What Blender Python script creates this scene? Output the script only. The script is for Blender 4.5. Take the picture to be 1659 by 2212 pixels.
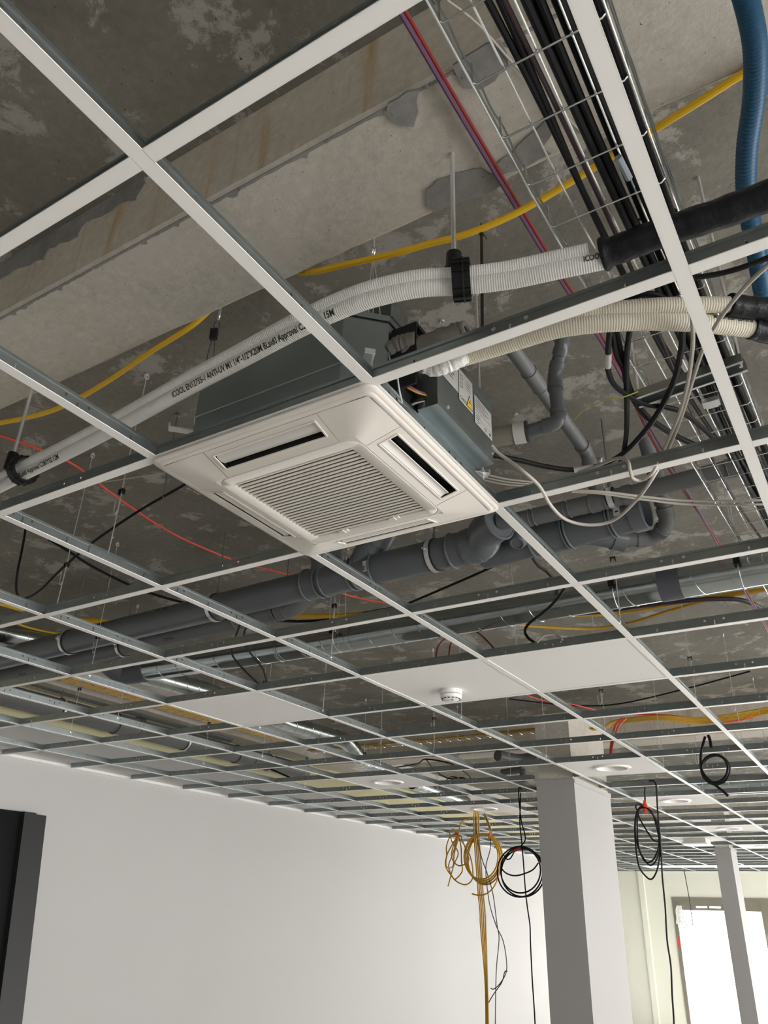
import bpy, bmesh, math, random
from mathutils import Vector, Matrix
random.seed(7)
sc = bpy.context.scene
for o in list(bpy.data.objects): bpy.data.objects.remove(o)
V = Vector
Z0 = 2.75                     # height of the ceiling grid above the floor; z in this file is measured from the grid
# ------------------------------------------------------------------ camera
RX = V((0.85141602, 0.52380071, 0.02689957)); RZ = V((-0.47628777, 0.75067223, 0.45786588)).normalized()
RX = (RX - RZ * RX.dot(RZ)).normalized(); RY = RZ.cross(RX)      # right, forward, down
CAM = V((0.7071, -0.4496, -0.938)); FPX = 1688.5
cd = bpy.data.cameras.new('camera'); cam = bpy.data.objects.new('camera', cd); sc.collection.objects.link(cam)
cd.sensor_fit = 'VERTICAL'; cd.sensor_height = 36; cd.sensor_width = 27; cd.lens = 36 * FPX / 2212; cd.clip_start = 0.02
M = Matrix((RX, -RY, -RZ)).transposed().to_4x4(); M.translation = CAM + V((0, 0, Z0)); cam.matrix_world = M
sc.camera = cam
# ------------------------------------------------------------------ light
w = bpy.data.worlds.new('sky'); sc.world = w; w.use_nodes = True
w.node_tree.nodes['Background'].inputs[0].default_value = (1.0, 0.99, 0.97, 1)
w.node_tree.nodes['Background'].inputs[1].default_value = 9.0
def area(name, loc, rot, sx, sy, power, col=(1, 1, 1)):
    l = bpy.data.lights.new(name, 'AREA'); l.shape = 'RECTANGLE'; l.size = sx; l.size_y = sy; l.energy = power; l.color = col
    o = bpy.data.objects.new(name, l); sc.collection.objects.link(o); o.location = loc; o.rotation_euler = rot
    return o
# daylight standing in the window openings (right-hand facade and far facade)
area('daylight_side', (7.25, 6.6, 1.25), (0, math.radians(50), 0), 2.2, 19.0, 1150, (1.0, 0.97, 0.925))
area('daylight_far', (1.5, 17.95, 1.0), (math.radians(-55), 0, 0), 9.0, 1.9, 620, (1.0, 0.99, 0.945))
sc.view_settings.view_transform = 'Standard'; sc.view_settings.look = 'None'; sc.view_settings.gamma = 1
sc.view_settings.use_curve_mapping = False; sc.view_settings.exposure = -0.5

# ------------------------------------------------------------------ helpers
def at(u, v, z):               # point at height z seen at a pixel of the photograph
    d = RX * ((u - 829.5) / FPX) + RY * ((v - 1106) / FPX) + RZ
    return CAM + d * ((z - CAM.z) / d.z)
def aty(u, v, y):
    d = RX * ((u - 829.5) / FPX) + RY * ((v - 1106) / FPX) + RZ
    return CAM + d * ((y - CAM.y) / d.y)
def px(p):
    q = V(p) - CAM; z = q.dot(RZ)
    return (829.5 + FPX * q.dot(RX) / z, 1106 + FPX * q.dot(RY) / z, z) if z > .05 else (1e9, 1e9, z)
def smooth(pts, k=6, closed=False):
    P = [V(p) for p in pts]; n = len(P); out = []
    rng = range(n if closed else n - 1)
    for i in rng:
        if closed: a, b, c, d = P[(i - 1) % n], P[i], P[(i + 1) % n], P[(i + 2) % n]
        else: a, b, c, d = P[max(i - 1, 0)], P[i], P[i + 1], P[min(i + 2, n - 1)]
        for j in range(k):
            t = j / k
            out.append(.5 * ((2 * b) + (c - a) * t + (2 * a - 5 * b + 4 * c - d) * t * t + (3 * b - a - 3 * c + d) * t ** 3))
    if not closed: out.append(P[-1])
    return out
class MB:
    def __init__(s): s.v = []; s.f = []; s.m = []; s.al = []; s.sm = []
    def add(s, vs, fs, m=0, al=None, sm=False):
        b = len(s.v); s.v += [tuple(p) for p in vs]; s.f += [tuple(i + b for i in f) for f in fs]
        s.m += [m] * len(fs); s.sm += [sm] * len(fs); s.al += (al if al else [0.0] * len(vs)); return s
    def obox(s, c, a, b, d, m=0):              # centre and three half vectors
        c, a, b, d = V(c), V(a), V(b), V(d)
        vs = [c + a * i + b * j + d * k for i in (-1, 1) for j in (-1, 1) for k in (-1, 1)]
        fs = [(0, 1, 3, 2), (4, 6, 7, 5), (0, 4, 5, 1), (2, 3, 7, 6), (0, 2, 6, 4), (1, 5, 7, 3)]
        if a.cross(b).dot(d) < 0: fs = [f[::-1] for f in fs]
        return s.add(vs, fs, m)
    def box(s, x0, x1, y0, y1, z0, z1, m=0):
        return s.obox(((x0 + x1) / 2, (y0 + y1) / 2, (z0 + z1) / 2), (abs(x1 - x0) / 2, 0, 0), (0, abs(y1 - y0) / 2, 0), (0, 0, abs(z1 - z0) / 2), m)
    def bar(s, a, b, wd, h, up=(0, 0, 1), m=0):
        a, b = V(a), V(b); t = (b - a); L = t.length; t.normalize(); sd = t.cross(V(up))
        if sd.length < 1e-4: sd = t.cross(V((1, 0, 0)))
        sd.normalize(); u = sd.cross(t)
        return s.obox((a + b) / 2, t * (L / 2), sd * (wd / 2), u * (h / 2), m)
    def tube(s, pts, r, n=10, closed=False, caps=True, m=0, up=None):
        P = [V(p) for p in pts]; k = len(P)
        R = r if isinstance(r, (list, tuple)) else [r] * k
        T = []
        for i in range(k):
            a = P[(i - 1) % k] if (closed or i) else P[0]; b = P[(i + 1) % k] if (closed or i < k - 1) else P[-1]
            t = b - a; T.append(t.normalized() if t.length > 1e-9 else V((0, 0, 1)))
        u = V(up) if up else (V((0, 0, 1)) if abs(T[0].z) < .9 else V((1, 0, 0)))
        u = (u - T[0] * u.dot(T[0])).normalized(); vs = []; al = []; L = 0
        for i in range(k):
            if i: L += (P[i] - P[i - 1]).length
            u = u - T[i] * u.dot(T[i])
            u = u.normalized() if u.length > 1e-6 else V((1, 0, 0)); w_ = T[i].cross(u)
            for j in range(n):
                an = 2 * math.pi * j / n; vs.append(P[i] + (u * math.cos(an) + w_ * math.sin(an)) * R[i]); al.append(L)
        fs = []
        for i in range(k if closed else k - 1):
            for j in range(n):
                a = i * n + j; b = i * n + (j + 1) % n; c = ((i + 1) % k) * n + (j + 1) % n; d = ((i + 1) % k) * n + j
                fs.append((a, b, c, d))
        s.add(vs, fs, m, al, True)
        if caps and not closed:
            b0 = len(s.v) - len(vs)
            s.f += [tuple(b0 + j for j in range(n))[::-1], tuple(b0 + (k - 1) * n + j for j in range(n))]; s.m += [m, m]; s.sm += [False, False]
        return s
    def cyl(s, a, b, r, n=16, r2=None, m=0, caps=True): return s.tube([a, b], [r, r if r2 is None else r2], n, caps=caps, m=m)
    def torus(s, c, axis, R, r, n=24, k=8, m=0):
        ax = V(axis).normalized(); u = ax.orthogonal().normalized(); w_ = ax.cross(u)
        return s.tube([V(c) + (u * math.cos(2 * math.pi * i / n) + w_ * math.sin(2 * math.pi * i / n)) * R for i in range(n)], r, k, closed=True, m=m)
    def band(s, c, axis, R, wd, th, n=28, m=0):             # flat ring around an axis
        ax = V(axis).normalized(); u = ax.orthogonal().normalized(); w_ = ax.cross(u); vs = []
        for i in range(n):
            d = u * math.cos(2 * math.pi * i / n) + w_ * math.sin(2 * math.pi * i / n)
            for (rr, t) in ((R, -wd / 2), (R + th, -wd / 2), (R + th, wd / 2), (R, wd / 2)): vs.append(V(c) + d * rr + ax * t)
        fs = []
        for i in range(n):
            j = (i + 1) % n
            for q in range(4):
                p = (q + 1) % 4; fs.append((i * 4 + q, j * 4 + q, j * 4 + p, i * 4 + p))
        return s.add(vs, fs, m, None, True)
    def plate(s, outer, holes, o, ax, ay, az, t, m=0):       # planar outline with holes, thickness t along az
        bm = bmesh.new(); o, ax, ay, az = V(o), V(ax), V(ay), V(az)
        for loop in [outer] + holes:
            vv = [bm.verts.new((p[0], p[1], 0)) for p in loop]
            for i in range(len(vv)): bm.edges.new((vv[i], vv[(i + 1) % len(vv)]))
        bmesh.ops.triangle_fill(bm, use_beauty=True, use_dissolve=False, edges=bm.edges[:])
        if t:
            g = bmesh.ops.extrude_face_region(bm, geom=bm.faces[:])
            for e in g['geom']:
                if isinstance(e, bmesh.types.BMVert): e.co.z += t
        bmesh.ops.recalc_face_normals(bm, faces=bm.faces[:]); bm.verts.index_update()
        vs = [o + ax * q.co.x + ay * q.co.y + az * q.co.z for q in bm.verts]; fl = ax.cross(ay).dot(az) < 0
        fs = [tuple(q.index for q in (reversed(f.verts) if fl else f.verts)) for f in bm.faces]; bm.free()
        return s.add(vs, fs, m)
    def mesh(s, name, mats, off=(0, 0, 0)):
        me = bpy.data.meshes.new(name); ox, oy, oz = off
        me.from_pydata([(x - ox, y - oy, z - oz) for x, y, z in s.v], [], s.f)
        for mm in mats: me.materials.append(mm)
        me.polygons.foreach_set('material_index', s.m); me.polygons.foreach_set('use_smooth', s.sm)
        a = me.attributes.new('along', 'FLOAT', 'POINT'); a.data.foreach_set('value', s.al)
        if any(s.sm): me.set_sharp_from_angle(angle=math.radians(40))
        me.update(); return me
def tag(o, label=None, cat=None, group=None, kind=None):
    if label: o['label'] = label
    if cat: o['category'] = cat
    if group: o['group'] = group
    if kind: o['kind'] = kind
    return o
def link(o): sc.collection.objects.link(o); return o
def thing(name, label, cat, loc=(0, 0, 0), group=None):
    o = link(bpy.data.objects.new(name, None)); o.empty_display_size = .05; o.location = V(loc) + V((0, 0, Z0)); o['at'] = list(loc)
    return tag(o, label, cat, group)
def part(parent, name, mb, mats, label=None):               # geometry in grid coordinates -> child mesh
    mats = mats if isinstance(mats, (list, tuple)) else [mats]
    off = V((0, 0, 0)); p = parent
    if p is not None:
        off = V(p['at'])
    o = link(bpy.data.objects.new(name, mb.mesh(name, mats, off)))
    if parent is not None:
        if parent.type == 'EMPTY' or parent.parent is None: o.parent = parent
        else: o.parent = parent
    o['at'] = list(off)
    if label: o['label'] = label
    return o
def solo(name, mb, mats, label, cat, group=None, kind=None, org=None):
    mats = mats if isinstance(mats, (list, tuple)) else [mats]
    if org is None:
        n = len(mb.v); org = (sum(p[0] for p in mb.v) / n, sum(p[1] for p in mb.v) / n, min(p[2] for p in mb.v))
    o = link(bpy.data.objects.new(name, mb.mesh(name, mats, org))); o.location = V(org) + V((0, 0, Z0)); o['at'] = list(org)
    return tag(o, label, cat, group, kind)
def struct(name, mb, mats):
    o = solo(name, mb, mats, None, None, kind='structure'); return o
def text_faces(s, size):
    cu = bpy.data.curves.new('t', 'FONT'); cu.body = s; cu.size = size; cu.resolution_u = 3; cu.offset = size * .018
    ob = bpy.data.objects.new('t', cu); sc.collection.objects.link(ob); bpy.context.view_layer.update()
    me = bpy.data.meshes.new_from_object(ob.evaluated_get(bpy.context.evaluated_depsgraph_get()))
    bm = bmesh.new(); bm.from_mesh(me); bmesh.ops.triangulate(bm, faces=bm.faces[:])
    for _ in range(3):
        le = [e for e in bm.edges if e.calc_length() > size * .16]
        if not le: break
        bmesh.ops.subdivide_edges(bm, edges=le, cuts=1); bmesh.ops.triangulate(bm, faces=bm.faces[:])
    bm.verts.index_update(); vs = [tuple(v.co) for v in bm.verts]; fs = [tuple(v.index for v in f.verts) for f in bm.faces]; bm.free()
    bpy.data.objects.remove(ob); bpy.data.curves.remove(cu); bpy.data.meshes.remove(me); return vs, fs
def flat_text(mb, s, size, o, ax, ay, m=0):
    vs, fs = text_faces(s, size); ax, ay = V(ax), V(ay)
    return mb.add([V(o) + ax * x + ay * y for x, y, z in vs], fs, m)
def pipe_text(mb, s, size, path, r, s0, a0, rev=False, sx=1.0):   # print wrapped on a tube; a0 = unit direction (approx) of the print line on the surface
    vs, fs = text_faces(s, size); P = [V(p) for p in path]; D = [0]
    for i in range(1, len(P)): D.append(D[-1] + (P[i] - P[i - 1]).length)
    out = []
    for x, y, z in vs:
        q = s0 + x * sx; i = 0
        while i < len(P) - 2 and D[i + 1] < q: i += 1
        t = (P[i + 1] - P[i]).normalized(); c = P[i] + t * (q - D[i])
        n0 = V(a0); n0 = (n0 - t * n0.dot(t)).normalized(); up = t.cross(n0) * (-1 if rev else 1)
        an = (y - size * .35) / r; out.append(c + (n0 * math.cos(an) + up * math.sin(an)) * (r + .0006))
    return mb.add(out, fs)

# ------------------------------------------------------------------ materials
def mat(name, col, rough=.5, metal=0., bump=0., bscale=60., var=0., vscale=4., spec=None, stretch=None):
    m = bpy.data.materials.new(name); m.use_nodes = True; nt = m.node_tree; b = nt.nodes['Principled BSDF']
    b.inputs['Base Color'].default_value = (*col, 1); b.inputs['Roughness'].default_value = rough; b.inputs['Metallic'].default_value = metal
    if spec is not None: b.inputs['Specular IOR Level'].default_value = spec
    tc = nt.nodes.new('ShaderNodeTexCoord'); src = tc.outputs['Object']
    if stretch:
        mp = nt.nodes.new('ShaderNodeMapping'); mp.inputs['Scale'].default_value = stretch; nt.links.new(src, mp.inputs[0]); src = mp.outputs[0]
    if var:
        n = nt.nodes.new('ShaderNodeTexNoise'); n.inputs['Scale'].default_value = vscale; n.inputs['Detail'].default_value = 6; nt.links.new(src, n.inputs['Vector'])
        r = nt.nodes.new('ShaderNodeValToRGB'); r.color_ramp.elements[0].position = .3; r.color_ramp.elements[1].position = .7
        r.color_ramp.elements[0].color = (*[c * (1 - var) for c in col], 1); r.color_ramp.elements[1].color = (*[min(1, c * (1 + var)) for c in col], 1)
        nt.links.new(n.outputs['Fac'], r.inputs[0]); nt.links.new(r.outputs[0], b.inputs['Base Color'])
    if bump:
        n = nt.nodes.new('ShaderNodeTexNoise'); n.inputs['Scale'].default_value = bscale; n.inputs['Detail'].default_value = 4; nt.links.new(src, n.inputs['Vector'])
        bp = nt.nodes.new('ShaderNodeBump'); bp.inputs['Strength'].default_value = bump; bp.inputs['Distance'].default_value = .01
        nt.links.new(n.outputs['Fac'], bp.inputs['Height']); nt.links.new(bp.outputs[0], b.inputs['Normal'])
    return m
def ribbed(name, col, rough, pitch, depth):                 # fine ribs across a tube, from the length attribute of the mesh
    m = mat(name, col, rough); nt = m.node_tree; b = nt.nodes['Principled BSDF']
    a = nt.nodes.new('ShaderNodeAttribute'); a.attribute_name = 'along'
    mu = nt.nodes.new('ShaderNodeMath'); mu.operation = 'MULTIPLY'; mu.inputs[1].default_value = 2 * math.pi / pitch
    si = nt.nodes.new('ShaderNodeMath'); si.operation = 'SINE'
    bp = nt.nodes.new('ShaderNodeBump'); bp.inputs['Strength'].default_value = .25; bp.inputs['Distance'].default_value = depth
    nt.links.new(a.outputs['Fac'], mu.inputs[0]); nt.links.new(mu.outputs[0], si.inputs[0]); nt.links.new(si.outputs[0], bp.inputs['Height']); nt.links.new(bp.outputs[0], b.inputs['Normal'])
    return m
def concrete(name, dark, light, blotch=None, bl_t=(.55, .60), scale=1.6, streak=None, rough=.9):
    m = bpy.data.materials.new(name); m.use_nodes = True; nt = m.node_tree; N = nt.nodes; L = nt.links; b = N['Principled BSDF']; b.inputs['Roughness'].default_value = rough
    b.inputs['Specular IOR Level'].default_value = .25
    tc = N.new('ShaderNodeTexCoord')
    def noise(sca, det, rg=.6, vec=None, dist=0):
        n = N.new('ShaderNodeTexNoise'); n.inputs['Scale'].default_value = sca; n.inputs['Detail'].default_value = det; n.inputs['Roughness'].default_value = rg; n.inputs['Distortion'].default_value = dist
        L.new(vec or tc.outputs['Object'], n.inputs['Vector']); return n.outputs['Fac']
    def ramp(f, p0, p1, c0=(0, 0, 0), c1=(1, 1, 1)):
        r = N.new('ShaderNodeValToRGB'); r.color_ramp.elements[0].position = p0; r.color_ramp.elements[1].position = p1
        r.color_ramp.elements[0].color = (*c0, 1); r.color_ramp.elements[1].color = (*c1, 1); L.new(f, r.inputs[0]); return r.outputs[0]
    def mix(f, a, c, mode='MIX'):
        x = N.new('ShaderNodeMix'); x.data_type = 'RGBA'; x.blend_type = mode
        if isinstance(f, float): x.inputs[0].default_value = f
        else: L.new(f, x.inputs[0])
        L.new(a, x.inputs[6])
        if isinstance(c, tuple): x.inputs[7].default_value = (*c, 1)
        else: L.new(c, x.inputs[7])
        return x.outputs[2]
    col = ramp(noise(scale, 8, .65), .3, .72, dark, light)
    fine = ramp(noise(38, 6, .7), .25, .8, (.78, .78, .78), (1.15, 1.15, 1.15)); col = mix(1.0, col, fine, 'MULTIPLY')
    if blotch:
        f = ramp(noise(4.2, 12, .75, None, .3), bl_t[0], bl_t[1]); col = mix(f, col, blotch)
    pits = ramp(noise(95, 2, .5), .70, .76); col = mix(pits, col, tuple(c * .45 for c in dark))
    if streak:
        mp = N.new('ShaderNodeMapping'); mp.inputs['Scale'].default_value = (9, 9, .7); L.new(tc.outputs['Object'], mp.inputs[0])
        f = ramp(noise(1.6, 5, .6, mp.outputs[0]), .54, .72); col = mix(f, col, streak)
    L.new(col, b.inputs['Base Color'])
    bp = N.new('ShaderNodeBump'); bp.inputs['Strength'].default_value = .35; bp.inputs['Distance'].default_value = .006
    L.new(noise(55, 8, .7), bp.inputs['Height']); L.new(bp.outputs[0], b.inputs['Normal'])
    return m
SLAB = concrete('slab_concrete', (.15, .142, .118), (.26, .245, .215), (.35, .33, .30), (.54, .585))
BEAM = concrete('beam_concrete', (.56, .51, .43), (.74, .68, .58), None, streak=(.50, .36, .19))
BEAMF = concrete('beam_concrete_plain', (.52, .49, .435), (.70, .655, .585), (.60, .55, .51), (.5, .64), scale=2.2)
MORTAR = concrete('grey_mortar', (.22, .215, .21), (.36, .35, .34), scale=7)
FLOOR = concrete('floor_screed', (.66, .64, .60), (.76, .74, .70), scale=.8)
WALL = mat('white_wall_paint', (.48, .475, .468), .65, bump=.04, bscale=180)
WALLG = mat('pale_green_wall_paint', (.80, .815, .72), .7)
BOARD = None
WHITE = mat('white_bar_enamel', (.86, .85, .835), .38)
TILE = mat('white_tile_paint', (.84, .83, .82), .75, bump=.12, bscale=420)
GALV = mat('galvanised_steel', (.33, .365, .37), .33, .92, var=.07, vscale=18)
GALVB = mat('galvanised_sheet', (.36, .42, .44), .30, .95, var=.10, vscale=6)
ZINC = mat('bright_zinc_wire', (.80, .81, .82), .28, .75)
ZWIRE = mat('zinc_tray_wire', (.74, .76, .77), .24, .93)
DUCT = mat('spiral_duct_steel', (.52, .565, .57), .20, 1.0, bump=.03, bscale=14, var=.08, vscale=8)
PVC = mat('grey_pvc', (.115, .128, .14), .30, var=.06, vscale=5)
PVCT = mat('grey_pvc_dull', (.14, .145, .15), .5)
RUB = mat('black_rubber', (.012, .012, .013), .55)
BLACK = mat('black_cable_jacket', (.008, .008, .010), .5, spec=.22)
BLACKT = mat('black_tape_wrap', (.010, .011, .016), .42, bump=.5, bscale=45, spec=.35)
BPL = mat('black_plastic', (.010, .011, .013), .4, spec=.3)
YEL = mat('yellow_cable_jacket', (.80, .48, .015), .42)
YELD = mat('yellow_cable_jacket_deep', (.50, .285, .012), .45)
RED = mat('red_cable_jacket', (.62, .07, .035), .45)
DRED = mat('dark_red_cable_jacket', (.26, .022, .026), .45)
PURP = mat('purple_cable_jacket', (.14, .062, .13), .45)
BEIGE = mat('beige_cable_jacket', (.44, .41, .365), .45)
GREYC = mat('grey_cable_jacket', (.045, .048, .05), .5)
WPIPE = ribbed('white_insulation_skin', (.83, .83, .81), .42, .0045, .0022)
CPIPE = ribbed('cream_insulation_skin', (.72, .67, .56), .45, .005, .0028)
FOAM = mat('grey_foam_insulation', (.23, .215, .20), .85, bump=.4, bscale=60)
FOILW = mat('white_foil_wrap', (.80, .80, .78), .35, bump=.6, bscale=60)
BPIPE = mat('beige_pipe_sleeve', (.27, .25, .21), .55)
PANEL = mat('warm_white_abs', (.76, .72, .675), .45, bump=.05, bscale=500)
PANELD = mat('cream_filter_mesh', (.60, .56, .51), .7)
VOID = mat('black_void', (.006, .006, .006), .9)
INK = mat('black_print', (.02, .02, .02), .6)
LABELW = mat('silver_label', (.52, .525, .52), .45)
WARN = mat('warning_yellow', (.85, .56, .02), .5)
HOSE = mat('blue_hose', (.022, .10, .20), .38)
REDT = mat('red_tie', (.70, .06, .03), .45)
ALU = mat('window_frame_paint', (.22, .205, .165), .5)
BLKB = mat('black_board', (.006, .006, .007), .6, spec=.15)
BLKE = mat('black_board_edge', (.022, .023, .024), .5)
TAPEG = mat('grey_duct_tape', (.10, .105, .125), .5)
COLP = mat('column_plaster', (.36, .352, .348), .7, bump=.05, bscale=120)
GLASS = bpy.data.materials.new('window_glass'); GLASS.use_nodes = True
_b = GLASS.node_tree.nodes['Principled BSDF']; _b.inputs['Transmission Weight'].default_value = 1; _b.inputs['Roughness'].default_value = 0; _b.inputs['IOR'].default_value = 1.0; _b.inputs['Base Color'].default_value = (1, 1, 1, 1)
def board_mat():
    m = mat('unpainted_plasterboard', (.66, .62, .40), .8); nt = m.node_tree; b = nt.nodes['Principled BSDF']; tc = nt.nodes.new('ShaderNodeTexCoord')
    br = nt.nodes.new('ShaderNodeTexBrick'); br.inputs['Scale'].default_value = 1; br.inputs['Brick Width'].default_value = 1.2; br.inputs['Row Height'].default_value = .9
    br.inputs['Mortar Size'].default_value = .09; br.inputs['Mortar Smooth'].default_value = .3
    br.inputs['Color1'].default_value = (.68, .63, .38, 1); br.inputs['Color2'].default_value = (.64, .62, .43, 1); br.inputs['Mortar'].default_value = (.72, .68, .62, 1)
    mp = nt.nodes.new('ShaderNodeMapping'); mp.inputs['Rotation'].default_value = (math.radians(90), 0, math.radians(90)); nt.links.new(tc.outputs['Object'], mp.inputs[0])
    nt.links.new(mp.outputs[0], br.inputs['Vector']); nt.links.new(br.outputs[0], b.inputs['Base Color']); return m
BOARD = board_mat()

# ------------------------------------------------------------------ the room
ZS, ZB, ZF = .72, .488, -Z0            # slab soffit, beam soffit, floor
XL, XR, YN, YF = -4.65, 7.0, -8.0, 17.5
BY = [.387 + 6.3 * k for k in (-1, 0, 1, 2)]; BW = .291
mb = MB(); mb.box(XL - .3, XR + .3, YN - .3, YF + .3, ZS, ZS + .25); struct('ceiling', mb, SLAB)
mb = MB(); mb.box(XL - .3, XR + .3, YN - .3, YF + .3, ZF - .2, ZF); struct('floor', mb, FLOOR)
# left wall: painted white up to just above the grid, bare plasterboard above
mb = MB(); mb.box(XL - .2, XL, YN, YF, ZF, .24); struct('wall_left', mb, WALL)
mb = MB(); mb.box(XL - .2, XL - .004, YN, YF, .24, ZS); struct('wall_left_upper', mb, BOARD)
mb = MB(); mb.box(XL - .2, XR + .2, YN - .2, YN, ZF, ZS); struct('wall_back', mb, mat('dark_back_wall', (.42, .41, .40), .8))
# right wall with a long window band
mb = MB(); mb.box(XR, XR + .2, YN, YF, ZF, -2.5); mb.box(XR, XR + .2, YN, YF, -.25, ZS)
mb.box(XR, XR + .2, YN, -3.5, -2.5, -.25)
for y in (1.0, 5.0, 9.0, 13.0, 17.0): mb.box(XR, XR + .2, y, y + .5, -2.5, -.25)
struct('wall_right', mb, WALL)
# far wall with full height window openings
WX0, WX1, WT = -3.56, 6.2, -.465
mb = MB(); mb.box(XL, WX0, YF, YF + .25, ZF, ZS); mb.box(WX0, WX1, YF, YF + .25, WT, ZS); mb.box(WX1, XR, YF, YF + .25, ZF, ZS)
struct('wall_far', mb, WALLG)
mb = MB(); mb.box(-4.16, -4.06, YF - .10, YF, ZF, .0); struct('trim_1', mb, WALLG)
mb = MB(); mb.box(XL, -4.16, YF - .05, YF, ZF, .0); struct('trim_2', mb, WALLG)
nwin = 0
for x0, x1 in ((WX0, -1.86), (-1.86, -.16), (-.16, 1.54), (1.54, 3.24)):
    nwin += 1
    t = thing('window_%d' % nwin, None, None, (x0, YF, ZF)); tag(t, kind='structure')
    fr = MB(); z0, z1 = ZF, WT
    fr.box(x0, x0 + .07, YF - .02, YF + .12, z0, z1); fr.box(x1 - .07, x1, YF - .02, YF + .12, z0, z1)
    fr.box(x0 + .07, x1 - .07, YF - .02, YF + .12, z1 - .07, z1); fr.box(x0 + .07, x1 - .07, YF - .02, YF + .12, z0, z0 + .09); part(t, 'window_frame', fr, ALU)
    sl = [[(x0 + .45 + k * .25, z1 - .185), (x0 + .66 + k * .25, z1 - .185), (x0 + .66 + k * .25, z1 - .155), (x0 + .45 + k * .25, z1 - .155)] for k in (0, 1)]
    vn = MB(); vn.plate([(x0 + .07, z1 - .23), (x1 - .07, z1 - .23), (x1 - .07, z1 - .069), (x0 + .07, z1 - .069)], sl, (0, YF + .0, 0), (1, 0, 0), (0, 0, 1), (0, 1, 0), .03); part(t, 'ventilation_strip', vn, ALU)
    gl = MB(); gl.box(x0 + .07, x1 - .07, YF + .05, YF + .056, z0 + .09, z1 - .23); part(t, 'pane', gl, GLASS)
mb = MB(); mb.box(WX0 + .01, WX0 + .055, YF - .024, YF - .02, -1.35, -1.19); solo('red_sticker', mb, REDT, 'small red sticker on the far window frame', 'sticker')
mb = MB()
for k in range(9):
    a = V((WX0 + .12 + random.uniform(-.03, .06), YF - .03, -.62)); mb.tube(smooth([a, a + V((random.uniform(-.05, .05), -.02, -.12)), a + V((random.uniform(-.06, .1), -.02, -.3 - random.random() * .25))], 4), .012, 6)
solo('plastic_wrap', mb, mat('clear_film', (.85, .86, .80), .3), 'torn clear protective film hanging at the far window corner', 'plastic film')

# beams
def patch(beam, poly_px, plane, th=.004):
    if plane[0] == 'z': P = [at(u, v, plane[1]) for u, v in poly_px]; nrm = V((0, 0, -1)); ax, ay = V((1, 0, 0)), V((0, 1, 0)); o = V((0, 0, plane[1] - th)); pts = [(p.x, p.y) for p in P]; az = V((0, 0, 1))
    else: P = [aty(u, v, plane[1]) for u, v in poly_px]; ax, ay, az = V((1, 0, 0)), V((0, 0, 1)), V((0, 1, 0)); o = V((0, plane[1] - th, 0)); pts = [(p.x, p.z) for p in P]
    # roughen the outline
    out = []; n = len(pts)
    for i in range(n):
        a, b = V((*pts[i], 0)), V((*pts[(i + 1) % n], 0)); L = (b - a).length; k = max(1, int(L / .018)); nn = V((-(b - a).y, (b - a).x, 0)).normalized()
        for j in range(k):
            q = a + (b - a) * (j / k) + nn * (random.uniform(-.006, .006) if j else 0); out.append((q.x, q.y))
    m_ = MB(); m_.plate(out, [], o, ax, ay, az, th + .002); part(beam, 'mortar_patch', m_, MORTAR)
for k, y in enumerate(BY):
    mb = MB(); x0, x1 = XL, XR
    # slightly uneven arris along both lower edges
    n = 90; vs = []; fs = []
    for i in range(n + 1):
        x = x0 + (x1 - x0) * i / n; j1 = random.uniform(0, .004); j2 = random.uniform(0, .006)
        vs += [(x, y, ZS), (x, y, ZB + .008 + j1), (x, y + .008 + j1, ZB), (x, y + BW - .008 - j2, ZB), (x, y + BW, ZB + .008 + j2), (x, y + BW, ZS)]
    for i in range(n):
        a = i * 6
        for q in range(5): fs.append((a + q, a + 6 + q, a + 7 + q, a + 1 + q))
    fs = [f[::-1] for f in fs]
    mb.add(vs, fs)
    # front face keeps the rust-streaked concrete, soffit the plain one
    mb.m = [0 if (i % 5) < 1 else 1 for i in range(len(fs))]
    names = ['concrete beam behind the camera', 'pale concrete beam with grey mortar patches crossing above the cassette', 'concrete beam above the nearer white column', 'concrete beam near the far windows']
    b = solo('concrete_beam', mb, [BEAM, BEAMF], names[k], 'beam', org=(0, y, ZB))
    if k == 1:
        for x0 in [-2.4 + .24 * q for q in range(15)]:
            m_ = MB(); wv = [(x0 + .012 * q + random.uniform(-.003, .003), random.uniform(.003, .0055) + (.008 if random.random() < .08 else 0)) for q in range(21)]; m_.plate([(x, -.002) for x, h in wv] + [(x, h) for x, h in reversed(wv)], [], (0, y + .009, ZB - .0015), (1, 0, 0), (0, 1, 0), (0, 0, 1), .003); part(b, 'formwork_seam', m_, MORTAR)
        patch(b, [(838, 222), (880, 196), (906, 192), (904, 240), (893, 272), (862, 270), (848, 262), (834, 240)], ('z', ZB))
        patch(b, [(920, 408), (945, 386), (985, 372), (1040, 362), (1070, 378), (1086, 396), (1060, 412), (1000, 432), (940, 458), (921, 440)], ('z', ZB))
        patch(b, [(1072, 352), (1105, 330), (1130, 300), (1160, 276), (1180, 256), (1200, 254), (1196, 282), (1170, 318), (1190, 330), (1140, 356), (1076, 380)], ('z', ZB))
        patch(b, [(0, 545), (130, 478), (250, 412), (318, 376), (316, 398), (296, 432), (262, 440), (240, 458), (190, 480), (170, 510), (110, 536), (96, 560), (40, 580), (0, 606)], ('y', y))
        patch(b, [(978, 140), (1010, 118), (1052, 92), (1082, 88), (1098, 140), (1070, 172), (1040, 190), (1002, 188)], ('z', ZB))
mb = MB(); mb.box(XL, -4.38, YN, YF, .50, ZS - .001); solo('concrete_beam', mb, BEAMF, 'pale concrete edge beam along the left wall above the grid', 'beam', org=(-4.5, 5, .5))
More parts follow.
